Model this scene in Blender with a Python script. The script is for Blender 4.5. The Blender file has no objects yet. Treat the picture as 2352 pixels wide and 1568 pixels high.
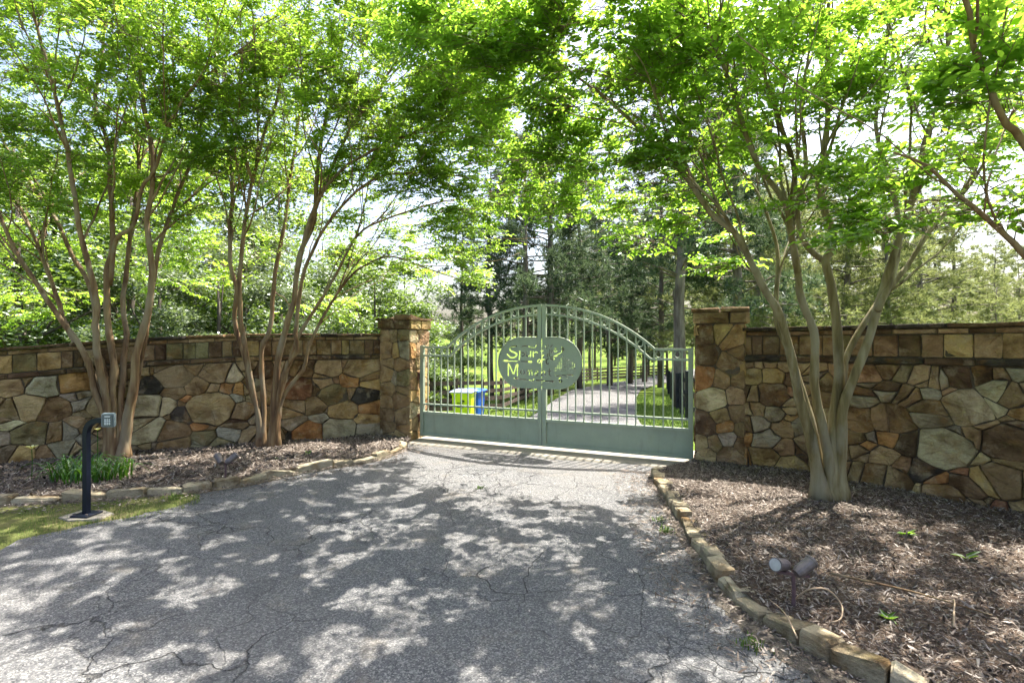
import bpy, bmesh, math, random
import numpy as np
from mathutils import Vector, Matrix

# ------------------------------------------------------------------ camera, sky, sun, exposure
sc = bpy.context.scene
COL = sc.collection
EYE = 1.65
FPX = 1200.0            # focal length in units of a 2352-wide picture
CX, CY = 1176.0, 772.0  # principal column, horizon row

cam_d = bpy.data.cameras.new('camera')
cam = bpy.data.objects.new('camera', cam_d)
COL.objects.link(cam)
cam.location = (0, 0, EYE)
cam.rotation_euler = (math.radians(90), 0, 0)
cam_d.sensor_width = 36.0
cam_d.lens = 36.0 * FPX / 2352.0
cam_d.shift_y = -12.0 / 2352.0
cam_d.clip_start = 0.05
cam_d.clip_end = 2000
sc.camera = cam

SUN_AZ = math.radians(49)     # to the right of the view direction, behind the gate
SUN_EL = math.radians(64)
to_sun = Vector((math.sin(SUN_AZ) * math.cos(SUN_EL), math.cos(SUN_AZ) * math.cos(SUN_EL), math.sin(SUN_EL)))

world = bpy.data.worlds.new('World')
sc.world = world
world.use_nodes = True
wn = world.node_tree.nodes
wl = world.node_tree.links
wn.clear()
sky = wn.new('ShaderNodeTexSky')
sky.sky_type = 'NISHITA'
sky.sun_disc = False
sky.sun_elevation = SUN_EL
sky.sun_rotation = SUN_AZ
sky.air_density = 1.0
sky.dust_density = 5.0
sky.ozone_density = 1.0
bg = wn.new('ShaderNodeBackground')
bg.inputs['Strength'].default_value = 0.12
wo = wn.new('ShaderNodeOutputWorld')
wl.new(sky.outputs[0], bg.inputs[0])
wl.new(bg.outputs[0], wo.inputs[0])

sun_d = bpy.data.lights.new('sun', 'SUN')
sun_d.energy = 5.0
sun_d.angle = math.radians(0.53)
sun_d.color = (1.0, 0.95, 0.87)
sun = bpy.data.objects.new('sun', sun_d)
COL.objects.link(sun)
sun.rotation_euler = to_sun.to_track_quat('Z', 'Y').to_euler()
sun.location = (20, 20, 40)

sc.view_settings.view_transform = 'Standard'
sc.view_settings.look = 'None'
sc.view_settings.gamma = 1.0
sc.view_settings.use_curve_mapping = False
sc.view_settings.exposure = 2.02

sc.render.engine = 'CYCLES'
sc.cycles.max_bounces = 5
sc.cycles.diffuse_bounces = 3
sc.cycles.glossy_bounces = 2
sc.cycles.transmission_bounces = 3
sc.cycles.transparent_max_bounces = 4
sc.cycles.caustics_reflective = False
sc.cycles.caustics_refractive = False
sc.cycles.sample_clamp_indirect = 6.0
sc.cycles.use_adaptive_sampling = True
sc.cycles.adaptive_threshold = 0.03
try:
    sc.cycles.use_denoising = True
    sc.cycles.denoiser = 'OPENIMAGEDENOISE'
except Exception:
    pass

# ------------------------------------------------------------------ helpers
def P3(x, y, Z):
    """picture column / row and a distance -> place in the world"""
    return np.array(((x - CX) / FPX * Z, Z, EYE - (y - CY) / FPX * Z))

def sstep(a, b, x):
    t = np.clip((np.asarray(x, float) - a) / (b - a), 0, 1)
    return t * t * (3 - 2 * t)

TY = np.array([-400, 8, 10, 14, 20, 26, 36, 50, 60, 100, 150, 420.])
TH = np.array([0, 0, -.2, -.6, -1.05, -1.4, -1.95, -2.6, -2.8, -1.5, -0.6, 1.5])
def th(x, y):
    return np.interp(y, TY, TH) - .22 * sstep(4, -1, x) * sstep(9, 14, y) * (1 - sstep(60, 100, y))

def tag(o, label=None, cat=None, group=None, kind=None):
    if label: o['label'] = label
    if cat: o['category'] = cat
    if group: o['group'] = group
    if kind: o['kind'] = kind
    return o

def empty(name, loc=(0, 0, 0), rz=0.0):
    o = bpy.data.objects.new(name, None)
    COL.objects.link(o)
    o.location = loc
    o.rotation_euler = (0, 0, rz)
    o.empty_display_size = .1
    return o

def mesh_from(name, V, F, smooth=False):
    me = bpy.data.meshes.new(name)
    me.from_pydata([tuple(map(float, v)) for v in V], [], [tuple(map(int, f)) for f in F])
    if smooth:
        me.polygons.foreach_set('use_smooth', [True] * len(me.polygons))
    me.update()
    return me

def mesh_np(name, V, F, smooth=False, col=None):
    """V (n,3), F (m,k) of one face size; col (n,) optional per-vertex value"""
    V = np.asarray(V, np.float32); F = np.asarray(F, np.int32)
    k = F.shape[1]
    me = bpy.data.meshes.new(name)
    me.vertices.add(len(V)); me.vertices.foreach_set('co', V.ravel())
    me.loops.add(F.size); me.loops.foreach_set('vertex_index', F.ravel())
    me.polygons.add(len(F))
    me.polygons.foreach_set('loop_start', np.arange(0, F.size, k, dtype=np.int32))
    me.polygons.foreach_set('loop_total', np.full(len(F), k, np.int32))
    if smooth:
        me.polygons.foreach_set('use_smooth', np.ones(len(F), bool))
    if col is not None:
        a = me.attributes.new('tint', 'FLOAT', 'POINT')
        a.data.foreach_set('value', np.asarray(col, np.float32))
    me.update(calc_edges=True)
    return me

def obj(name, me, mat, parent=None, loc=(0, 0, 0)):
    o = bpy.data.objects.new(name, me)
    COL.objects.link(o)
    if mat is not None and not me.materials:
        me.materials.append(mat)
    o.parent = parent
    o.location = loc
    return o

class MB:
    """collects simple solids"""
    def __init__(s): s.V = []; s.F = []
    def add(s, V, F):
        b = len(s.V); s.V += [tuple(map(float, v)) for v in V]; s.F += [tuple(i + b for i in f) for f in F]
        return s
    def box(s, c, d, R=None):
        c = np.array(c, float); d = np.array(d, float) / 2
        vs = [np.array((x, y, z)) * d for x in (-1, 1) for y in (-1, 1) for z in (-1, 1)]
        if R is not None: vs = [R @ v for v in vs]
        return s.add([c + v for v in vs], [(0, 1, 3, 2), (4, 6, 7, 5), (0, 4, 5, 1), (2, 3, 7, 6), (0, 2, 6, 4), (1, 5, 7, 3)])
    def tube(s, pts, r, n=8, cap=True, phase=0.0):
        V, F = tube_geo(pts, r, n, cap, phase)
        return s.add(V, F)
    def build(s, name, mat, parent=None, loc=(0, 0, 0), smooth=False):
        return obj(name, mesh_from(name, s.V, s.F, smooth), mat, parent, loc)

def tube_geo(pts, r, n=8, cap=True, phase=0.0):
    pts = np.asarray(pts, float); m = len(pts)
    r = np.full(m, r) if np.isscalar(r) else np.asarray(r, float)
    T = np.gradient(pts, axis=0)
    T /= np.linalg.norm(T, axis=1)[:, None] + 1e-9
    ref = np.array((0.0, 0, 1)) if abs(T[0, 2]) < .9 else np.array((1.0, 0, 0))
    V = []
    a = np.linspace(0, 2 * math.pi, n, endpoint=False) + phase
    A = np.cross(ref, T[0]); A /= np.linalg.norm(A)
    for i in range(m):
        A = A - T[i] * A.dot(T[i]); A /= np.linalg.norm(A) + 1e-9
        B = np.cross(T[i], A)
        V.append(pts[i] + r[i] * (np.cos(a)[:, None] * A + np.sin(a)[:, None] * B))
    V = np.concatenate(V)
    F = []
    for i in range(m - 1):
        for j in range(n):
            k = (j + 1) % n
            F.append((i * n + j, i * n + k, (i + 1) * n + k, (i + 1) * n + j))
    V = list(V)
    if cap:
        F.append(tuple(range(n - 1, -1, -1))); F.append(tuple((m - 1) * n + j for j in range(n)))
    return V, F

def smooth_path(pts, step):
    """Catmull-Rom through the points, resampled at about step"""
    p = np.asarray(pts, float)
    q = np.vstack((2 * p[0] - p[1], p, 2 * p[-1] - p[-2]))
    out = []
    for i in range(1, len(q) - 2):
        p0, p1, p2, p3 = q[i - 1], q[i], q[i + 1], q[i + 2]
        n = max(2, int(np.linalg.norm(p2 - p1) / step + .5))
        for t in np.linspace(0, 1, n, endpoint=False):
            out.append(.5 * (2 * p1 + (p2 - p0) * t + (2 * p0 - 5 * p1 + 4 * p2 - p3) * t * t + (3 * p1 - p0 - 3 * p2 + p3) * t ** 3))
    out.append(p[-1])
    return np.array(out)

# ------------------------------------------------------------------ materials
class NT:
    def __init__(s, name):
        s.m = bpy.data.materials.new(name); s.m.use_nodes = True
        s.t = s.m.node_tree; s.t.nodes.clear()
        s.out = s.t.nodes.new('ShaderNodeOutputMaterial')
    def n(s, typ, **kw):
        nd = s.t.nodes.new('ShaderNode' + typ)
        for k, v in kw.items():
            if k in nd.inputs.keys():
                s.set(nd.inputs[k], v)
            else:
                setattr(nd, k, v)
        return nd
    def set(s, inp, v):
        if hasattr(v, 'outputs'): v = v.outputs[0]
        if isinstance(v, bpy.types.NodeSocket): s.t.links.new(v, inp)
        else:
            if isinstance(v, tuple) and len(v) == 3 and inp.type == 'RGBA': v = (*v, 1)
            inp.default_value = v
    def noise(s, scale, detail=4, rough=.55, vec=None, dist=0.0):
        nd = s.n('TexNoise'); nd.inputs['Scale'].default_value = scale; nd.inputs['Detail'].default_value = detail
        nd.inputs['Roughness'].default_value = rough; nd.inputs['Distortion'].default_value = dist
        if vec is not None: s.set(nd.inputs['Vector'], vec)
        return nd.outputs['Fac']
    def ramp(s, fac, stops, interp='LINEAR'):
        nd = s.n('ValToRGB'); s.set(nd.inputs[0], fac); cr = nd.color_ramp; cr.interpolation = interp
        while len(cr.elements) < len(stops): cr.elements.new(.5)
        for e, (p, c) in zip(cr.elements, stops):
            e.position = p
            e.color = (c, c, c, 1) if np.isscalar(c) else (*c, 1)
        return nd.outputs[0]
    def mix(s, fac, a, b, blend='MIX'):
        nd = s.n('Mix', data_type='RGBA', blend_type=blend)
        s.set(nd.inputs[0], fac); s.set(nd.inputs[6], a); s.set(nd.inputs[7], b)
        return nd.outputs[2]
    def math(s, op, a, b=0.0, clamp=False):
        nd = s.n('Math', operation=op, use_clamp=clamp); s.set(nd.inputs[0], a); s.set(nd.inputs[1], b)
        return nd.outputs[0]
    def pos(s): return s.n('NewGeometry').outputs['Position']
    def mapping(s, vec, scale=(1, 1, 1), loc=(0, 0, 0), rot=(0, 0, 0)):
        nd = s.n('Mapping'); s.set(nd.inputs['Vector'], vec)
        nd.inputs['Scale'].default_value = scale; nd.inputs['Rotation'].default_value = rot
        s.set(nd.inputs['Location'], loc)
        return nd.outputs[0]
    def attr(s, name): return s.n('Attribute', attribute_name=name).outputs['Fac']
    def bump(s, h, strength=.3, dist=.01):
        nd = s.n('Bump'); nd.inputs['Strength'].default_value = strength; nd.inputs['Distance'].default_value = dist
        s.set(nd.inputs['Height'], h)
        return nd.outputs[0]
    def bsdf(s, color, rough=.8, normal=None, spec=.3, metal=0.0):
        b = s.n('BsdfPrincipled'); s.set(b.inputs['Base Color'], color); s.set(b.inputs['Roughness'], rough)
        b.inputs['Specular IOR Level'].default_value = spec; b.inputs['Metallic'].default_value = metal
        if normal is not None: s.set(b.inputs['Normal'], normal)
        s.t.links.new(b.outputs[0], s.out.inputs[0])
        return b

def m_plain(name, c, rough=.6, spec=.3, metal=0.0, var=.12, scale=30):
    t = NT(name)
    f = t.noise(scale, 3, vec=t.pos())
    d = tuple(x * (1 - var) for x in c); e = tuple(min(1, x * (1 + var)) for x in c)
    t.bsdf(t.ramp(f, [(.3, d), (.7, e)]), rough, t.bump(f, .15, .004), spec, metal)
    return t.m

def m_leaf(name, dark, light, trans, tfac=.5, gloss=.12):
    t = NT(name)
    a = t.attr('tint')
    col = t.ramp(a, [(0, dark), (1, light)])
    tr = t.ramp(a, [(0, tuple(x * .72 for x in trans)), (1, trans)])
    df = t.n('BsdfDiffuse'); t.set(df.inputs[0], col)
    tl = t.n('BsdfTranslucent'); t.set(tl.inputs[0], tr)
    gl = t.n('BsdfGlossy'); gl.inputs[0].default_value = (.9, .95, .9, 1); gl.inputs['Roughness'].default_value = .5
    m1 = t.n('MixShader'); m1.inputs[0].default_value = tfac
    t.t.links.new(df.outputs[0], m1.inputs[1]); t.t.links.new(tl.outputs[0], m1.inputs[2])
    fr = t.n('Fresnel'); fr.inputs[0].default_value = 1.4
    fm = t.math('MULTIPLY', fr.outputs[0], gloss * 3)
    m2 = t.n('MixShader'); t.set(m2.inputs[0], fm)
    t.t.links.new(m1.outputs[0], m2.inputs[1]); t.t.links.new(gl.outputs[0], m2.inputs[2])
    t.t.links.new(m2.outputs[0], t.out.inputs[0])
    return t.m

def m_asphalt(name, dark=.0):
    t = NT(name); p = t.pos()
    n1 = t.n('TexVoronoi'); n1.inputs['Scale'].default_value = 120; t.set(n1.inputs['Vector'], p)
    sep = t.n('SeparateColor'); t.set(sep.inputs[0], n1.outputs['Color'])
    agg = t.ramp(sep.outputs[0], [(0, (.047, .049, .053)), (.35, (.098, .101, .107)), (.7, (.155, .154, .152)), (1, (.30, .295, .28))])
    big = t.noise(.9, 5, .6, p)
    base = t.mix(t.ramp(big, [(.3, 0.0), (.72, .38)]), agg, (.185, .17, .15))
    fine = t.noise(260, 2, .6, p)
    base = t.mix(t.ramp(fine, [(.35, .0), (.75, .5)]), base, (.07, .07, .07), 'MIX')
    # tan grit gathered in patches
    grit = t.noise(2.3, 6, .7, t.mapping(p, loc=(7, 3, 0)))
    base = t.mix(t.ramp(grit, [(.56, 0.0), (.74, .45)]), base, (.20, .165, .12))
    stain = t.noise(1.3, 5, .65, t.mapping(p, loc=(21, 13, 0)))
    base = t.mix(t.ramp(stain, [(.58, 0.0), (.72, .5)]), base, (.06, .06, .062))
    # cracks: warped cell borders, kept only in worn areas
    wv = t.n('TexNoise'); wv.inputs['Scale'].default_value = 2.2; wv.inputs['Detail'].default_value = 6; t.set(wv.inputs['Vector'], p)
    off = t.n('VectorMath', operation='SCALE'); t.set(off.inputs[0], wv.outputs['Color']); off.inputs['Scale'].default_value = .55
    pw = t.n('VectorMath', operation='ADD'); t.set(pw.inputs[0], p); t.set(pw.inputs[1], off.outputs[0])
    def crack(scale, w, loc):
        v = t.n('TexVoronoi', feature='DISTANCE_TO_EDGE'); v.inputs['Scale'].default_value = scale
        t.set(v.inputs['Vector'], t.mapping(pw.outputs[0], loc=loc))
        return t.ramp(v.outputs['Distance'], [(0, 1.0), (w * .45, .85), (w, 0.0)])
    mk = t.ramp(t.noise(.55, 3, .5, t.mapping(p, loc=(1.7, 4.2, 0))), [(.44, 0.0), (.56, 1.0)])
    mk2 = t.ramp(t.noise(.8, 3, .5, t.mapping(p, loc=(9.7, 2.2, 0))), [(.5, 0.0), (.6, 1.0)])
    c1 = crack(.62, .0045, (0, 0, 0)); c2 = t.math('MULTIPLY', crack(1.7, .010, (3, 1, 0)), mk); c3 = t.math('MULTIPLY', crack(3.6, .014, (5, 2, 0)), t.math('MULTIPLY', mk2, mk))
    cr = t.math('MAXIMUM', t.math('MULTIPLY', t.math('MULTIPLY', c1, .55), t.ramp(t.noise(.35, 3, .5, t.mapping(p, loc=(2, 8, 0))), [(.4, .15), (.6, 1.0)])), t.math('MAXIMUM', c2, c3), True)
    base = t.mix(t.math('MULTIPLY', cr, .72), base, (.03, .028, .026))
    h = t.math('SUBTRACT', t.math('ADD', sep.outputs[1], t.math('MULTIPLY', fine, .6)), t.math('MULTIPLY', cr, 3.0))
    t.bsdf(base, .92, t.bump(h, .9, .006), .15)
    return t.m

def m_ground(name, cols, scale=1.2, fine=60):
    t = NT(name); p = t.pos()
    a = t.noise(scale, 6, .6, p); b = t.noise(fine, 4, .7, p)
    c = t.ramp(a, [(.3, cols[0]), (.5, cols[1]), (.7, cols[2])])
    c = t.mix(t.ramp(b, [(.35, .55), (.65, 0.0)]), c, tuple(x * .45 for x in cols[1]))
    t.bsdf(c, .95, t.bump(b, .8, .03), .1)
    return t.m

def m_stone():
    t = NT('fieldstone')
    oi = t.n('ObjectInfo')
    p = t.pos()
    sh = t.n('CombineXYZ'); r100 = t.math('MULTIPLY', oi.outputs['Random'], 57.0)
    for i in range(3): t.set(sh.inputs[i], r100)
    v = t.n('VectorMath', operation='ADD'); t.set(v.inputs[0], p); t.set(v.inputs[1], sh.outputs[0])
    v = v.outputs[0]
    base = oi.outputs['Color']
    cl = t.noise(3.2, 6, .62, v, .6)
    c = t.mix(t.ramp(cl, [(.36, .9), (.56, 0.0)]), base, t.mix(1.0, base, (.30, .24, .18), 'MULTIPLY'))
    rust = t.noise(4.5, 5, .6, t.mapping(v, loc=(11, 2, 5)))
    c = t.mix(t.ramp(rust, [(.53, 0.0), (.70, .5)]), c, (.27, .14, .04))
    pale = t.noise(6, 5, .65, t.mapping(v, loc=(1, 12, 9)))
    c = t.mix(t.ramp(pale, [(.54, 0.0), (.72, .5)]), c, (.46, .38, .25))
    moss = t.noise(5, 5, .65, t.mapping(p, loc=(4, 4, 4)))
    c = t.mix(t.ramp(moss, [(.55, 0.0), (.72, .35)]), c, (.12, .115, .03))
    grain = t.noise(70, 5, .7, v)
    c = t.mix(t.ramp(grain, [(.3, .35), (.62, 0.0)]), c, t.mix(1.0, c, (.45, .42, .38), 'MULTIPLY'))
    layered = t.noise(9, 6, .65, t.mapping(v, scale=(1, 1, 2.6)))
    h = t.math('ADD', layered, t.math('MULTIPLY', grain, .35))
    t.bsdf(c, .9, t.bump(h, .9, .04), .2)
    return t.m

def m_bark(name, a, b, c, zs=.25, scale=14, bump=.35):
    t = NT(name); p = t.pos()
    q = t.mapping(p, scale=(1, 1, zs * .4))
    n1 = t.noise(scale, 5, .6, q); n2 = t.noise(scale * .3, 4, .55, t.mapping(p, scale=(1, 1, .45), loc=(3, 5, 1)))
    col = t.ramp(n1, [(.32, a), (.5, b), (.68, c)])
    col = t.mix(t.ramp(n2, [(.48, 0.0), (.62, .7)]), col, tuple(.5 * (x + y) for x, y in zip(c, (.21, .195, .155))))
    t.bsdf(col, .75, t.bump(n1, bump, .01), .25)
    return t.m

M = {}
M['asphalt'] = m_asphalt('asphalt')
M['concrete'] = m_ground('concrete', ((.30, .27, .22), (.38, .34, .28), (.44, .40, .33)), 2.0, 90)
M['grass'] = m_ground('lawn_grass', ((.06, .11, .015), (.11, .17, .022), (.17, .20, .04)), .35, 25)
M['verge'] = m_ground('verge_grass', ((.075, .11, .025), (.13, .14, .045), (.25, .20, .11)), 2.2, 60)
M['soil'] = m_ground('mulch_soil', ((.07, .05, .038), (.105, .075, .055), (.16, .12, .085)), 3.0, 55)
M['sand'] = m_ground('sandy_grit', ((.16, .135, .105), (.22, .185, .145), (.28, .24, .19)), 4.0, 140)
M['stone'] = m_stone()
M['mortar'] = m_ground('mortar', ((.08, .064, .045), (.12, .096, .066), (.16, .13, .09)), 6.0, 80)
M['bark'] = m_bark('smooth_bark', (.07, .036, .018), (.155, .093, .045), (.25, .18, .092))
M['bark_grey'] = m_bark('grey_bark', (.065, .05, .02), (.15, .12, .052), (.25, .215, .125))
M['twig'] = m_plain('twig_bark', (.13, .085, .055), .8)
M['pine_bark'] = m_bark('pine_bark', (.05, .038, .03), (.12, .095, .08), (.20, .17, .15), .35, 7, .9)
M['wood_bark'] = m_plain('forest_bark', (.085, .07, .055), .9, var=.3, scale=8)
M['leaf_a'] = m_leaf('myrtle_leaf', (.026, .090, .012), (.070, .150, .020), (.46, .70, .065), .59, .05)
M['leaf_b'] = m_leaf('broad_myrtle_leaf', (.030, .100, .012), (.085, .175, .022), (.41, .68, .058), .57, .05)
M['leaf_wood'] = m_leaf('woodland_leaf', (.035, .075, .018), (.09, .14, .035), (.25, .38, .045), .42, .04)
M['leaf_grey'] = m_leaf('grey_green_leaf', (.035, .062, .03), (.10, .13, .07), (.18, .25, .07), .35, .03)
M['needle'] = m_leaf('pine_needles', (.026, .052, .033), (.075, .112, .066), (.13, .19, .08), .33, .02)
M['needle_y'] = m_leaf('sun_tinted_pine_needles', (.08, .11, .04), (.18, .21, .08), (.32, .36, .12), .42, .02)  # lighter, yellower needles: backlight put into the colour
M['lily'] = m_leaf('strap_leaf', (.025, .085, .012), (.05, .13, .02), (.16, .33, .03), .35, .03)
M['petal'] = m_leaf('yellow_petal', (.7, .62, .08), (.85, .78, .15), (.8, .7, .1), .4)
def m_gate():
    t = NT('sage_green_paint'); p = t.pos()
    a = t.noise(3.0, 5, .6, p); b = t.noise(45, 3, .6, p)
    c = t.ramp(a, [(.3, (.235, .28, .21)), (.7, (.30, .345, .255))])
    c = t.mix(t.ramp(b, [(.62, 0.0), (.78, .45)]), c, (.12, .12, .085))
    streak = t.noise(16, 4, .6, t.mapping(p, scale=(1, 1, .12)))
    c = t.mix(t.ramp(streak, [(.55, 0.0), (.75, .3)]), c, (.15, .14, .10))
    t.bsdf(c, t.ramp(a, [(.3, .38), (.7, .55)]), t.bump(b, .12, .003), .4)
    return t.m
M['gate'] = m_gate()
M['hinge'] = m_plain('rusty_steel', (.10, .035, .02), .7, .4, var=.3)
M['fence'] = m_plain('weathered_dark_timber', (.075, .052, .045), .85, var=.35, scale=12)
M['fence_black'] = m_plain('black_stained_timber', (.013, .014, .017), .75, var=.3, scale=12)
M['post'] = m_plain('navy_powder_coat', (.005, .008, .018), .5, .22, var=.1)
M['keybox'] = m_plain('grey_keypad_plastic', (.16, .20, .21), .45, .5, var=.05)
M['keyface'] = m_plain('dark_keypad_face', (.07, .085, .095), .4, .5, var=.05)
M['button'] = m_plain('pale_button', (.62, .66, .66), .5)
M['lamp'] = m_plain('grey_brown_metal', (.13, .11, .105), .5, .4, .3, var=.25)
M['lamp_stake'] = m_plain('mauve_metal_stake', (.10, .06, .062), .6, .3, var=.2)
M['lens'] = m_plain('frosted_lens', (.34, .34, .32), .35, .5)
M['bin_y'] = m_plain('lime_plastic', (.55, .68, .02), .45, .4, var=.04, scale=4)
M['bin_b'] = m_plain('blue_plastic', (.01, .09, .42), .4, .5, var=.05, scale=4)
M['lid'] = m_plain('pale_blue_lid', (.30, .36, .62), .4, .5, var=.1)
M['ink'] = m_plain('black_print', (.02, .02, .02), .6)
M['white'] = m_plain('white_paint', (.75, .75, .73), .6)
M['cable'] = m_plain('tan_cable', (.30, .22, .14), .7)

def m_chips():
    t = NT('bark_chips')
    a = t.attr('tint')
    c = t.ramp(a, [(0, (.037, .029, .024)), (.3, (.095, .075, .060)), (.6, (.19, .157, .128)), (.85, (.32, .28, .24)), (1, (.48, .44, .40))])
    n = t.noise(90, 3, .6, t.pos())
    t.bsdf(t.mix(t.ramp(n, [(.35, .4), (.6, 0.0)]), c, (.05, .035, .028)), .85, t.bump(n, .4, .004), .2)
    return t.m
M['chips'] = m_chips()
def m_blades():
    t = NT('grass_blades'); a = t.attr('tint')
    t.bsdf(t.ramp(a, [(0, (.08, .15, .018)), (.5, (.16, .22, .04)), (1, (.34, .28, .13))]), .7, None, .2)
    return t.m
M['blades'] = m_blades()

# ------------------------------------------------------------------ ground, lawn, driveway
def grid_sheet(name, xs, ys, zf, mat, kind='structure'):
    X, Y = np.meshgrid(xs, ys)
    V = np.stack((X, Y, zf(X, Y)), -1).reshape(-1, 3)
    nx, ny = len(xs), len(ys)
    i = np.arange(nx - 1)[None, :] + nx * np.arange(ny - 1)[:, None]
    F = np.stack((i, i + 1, i + 1 + nx, i + nx), -1).reshape(-1, 4)
    o = obj(name, mesh_np(name, V, F, True), mat)
    return tag(o, kind=kind)

gx = np.concatenate((np.linspace(-600, -60, 14), np.linspace(-54, 54, 73), np.linspace(60, 600, 14)))
gy = np.concatenate((np.linspace(-300, -20, 8), np.arange(-16, 8, 2.0), np.arange(8, 70, .5), np.linspace(72, 160, 30), np.linspace(180, 900, 12)))
ground = grid_sheet('ground', gx, gy, lambda x, y: th(x, y) - .035, M['grass'])

DL = np.array([(-6, -12), (-3, -8.2), (0, -5.6), (2, -4.7), (3, -4.25), (4.0, -3.95), (4.44, -3.80), (4.78, -3.46), (5.14, -3.22), (5.42, -3.36), (5.76, -2.86),
               (6.29, -2.41), (6.76, -1.82), (7.2, -1.66), (7.8, -1.62), (8.4, -1.50), (10, -.9), (13, -.2), (16, .4), (25, 2.0), (34, 3.9), (42, 7), (50, 11), (60, 17), (75, 30)])
DR = np.array([(-6, 9), (-3, 5.5), (0, 3.2), (1.6, 2.35), (2.1, 2.02), (2.5, 1.65), (2.85, 1.48), (3.22, 1.37), (3.68, 1.39), (4.94, 1.52), (6.02, 1.63),
               (6.3, 2.0), (6.6, 2.2), (8, 2.3), (10, 2.6), (16, 3.8), (25, 5.9), (34, 8.4), (42, 11.6), (50, 16), (60, 23), (75, 38)])
rng = np.random.default_rng(5)
dy = np.concatenate((np.arange(-6, 8.8, .1), np.arange(8.8, 75, .5)))
nxd = 30
V = []
for k, y in enumerate(dy):
    jl = .05 * math.sin(y * 7.1) + .04 * math.sin(y * 17.3 + 1) if y < 5.3 else .01 * math.sin(y * 5)
    l = np.interp(y, DL[:, 0], DL[:, 1]) + jl; r = np.interp(y, DR[:, 0], DR[:, 1])
    for t in np.linspace(0, 1, nxd):
        x = l + (r - l) * t
        z = th(x, y) + .006 + .012 * math.sin(x * 1.3 + y * .7) * math.sin(y * 1.1) * (y < 7)
        V.append((x, y, z))
i = np.arange(nxd - 1)[None, :] + nxd * np.arange(len(dy) - 1)[:, None]
F = np.stack((i, i + 1, i + 1 + nxd, i + nxd), -1).reshape(-1, 4)
tag(obj('driveway', mesh_np('driveway', V, F, True), M['asphalt']), kind='structure')

# gate line
GL = np.array((-1.44, 8.26)); GR = np.array((2.31, 6.66))
GD = (GR - GL) / np.linalg.norm(GR - GL); GLEN = np.linalg.norm(GR - GL)
GN = np.array((GD[1], -GD[0]))          # towards the camera
GROT = math.atan2(GD[1], GD[0])

# concrete strip under the gate, a low lip on its street side
V = []; ns = 42
for k in range(ns):
    s = -.2 + (GLEN + .22) * k / (ns - 1)
    w = .30 + .035 * math.sin(s * 3.1 + .6) + .02 * math.sin(s * 9)
    for d, z in ((w + .03, -.02), (w + .012, .022), (w - .03, .036), (0, .04), (-.9, .012), (-1.1, -.16)):
        q = GL + GD * s + GN * d
        V.append((q[0], q[1], z))
F = []
for k in range(ns - 1):
    for j in range(5):
        a = k * 6 + j
        F.append((a, a + 6, a + 7, a + 1))
tag(obj('concrete_threshold', mesh_from('concrete_threshold', V, F, True), M['concrete']), kind='structure')

# ------------------------------------------------------------------ beds of bark mulch
WL = smooth_path([(-9.5, 4.3), (-7.9, 5.5), (-6.3, 6.43), (-5.22, 7.11), (-4.43, 7.38), (-3.37, 7.84), (-2.26, 8.24), (-2.05, 8.33)], .06)
WR = smooth_path([(2.74, 6.25), (3.33, 5.9), (3.58, 5.55), (3.96, 5.13), (4.37, 4.58), (4.9, 3.7), (5.3, 2.6)], .06)
CLP = smooth_path([(-8.6, 3.6), (-6.5, 4.55), (-4.9, 5.0), (-4.03, 5.2), (-3.52, 5.37), (-2.9, 5.76), (-2.45, 6.29), (-1.85, 6.76), (-1.60, 7.25), (-1.50, 7.70)], .03)
CRP = smooth_path([(3.1, .6), (2.35, 1.6), (2.0, 2.1), (1.61, 2.5), (1.44, 2.85), (1.33, 3.22), (1.36, 3.68), (1.42, 4.3), (1.49, 4.94), (1.6, 6.02), (1.72, 6.2)], .03)

def arclen(p): return np.concatenate(([0], np.cumsum(np.linalg.norm(np.diff(p, axis=0), axis=1))))
def sampler(p):
    s = arclen(p)
    return lambda u: np.stack([np.interp(np.asarray(u) * s[-1], s, p[:, k]) for k in range(2)], -1)

def bed(name, A, B, ha, hm, hb, nu=90, nv=24):
    fa, fb = sampler(A), sampler(B)
    def at(u, v):
        a, b = fa(u), fb(u)
        q = a + (b - a) * np.asarray(v)[..., None]
        z = np.where(v < .5, ha + (hm - ha) * sstep(0, .5, v), hm + (hb - hm) * sstep(.5, 1, v))
        z = z + .012 * np.sin(q[..., 0] * 5.3 + q[..., 1] * 2.1) * np.sin(q[..., 1] * 6.1)
        return np.concatenate((q, z[..., None]), -1)
    U, Vv = np.meshgrid(np.linspace(0, 1, nu), np.linspace(0, 1, nv))
    P = at(U, Vv).reshape(-1, 3)
    i = np.arange(nu - 1)[None, :] + nu * np.arange(nv - 1)[:, None]
    F = np.stack((i, i + 1, i + 1 + nu, i + nu), -1).reshape(-1, 4)
    o = tag(obj(name, mesh_np(name, P, F, True), M['soil']), kind='structure')
    return at

def inset(p, d):
    t = np.gradient(p, axis=0); t /= np.linalg.norm(t, axis=1)[:, None]
    return p + d * np.stack((-t[:, 1], t[:, 0]), 1)
bed_l = bed('mulch_bed_left', inset(CLP, .08), np.vstack((inset(WL, .05), GL + GD * -.12)), .075, .085, .08)
# the right bed's far edge: from the pillar along the wall
farR = np.vstack((np.array([(5.6, 1.2)]), WR[::-1] + np.array((.05, .05)), np.array([(2.3, 6.5)])))
bed_r = bed('mulch_bed_right', inset(CRP, -.08), farR, .085, .10, .12)

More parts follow.
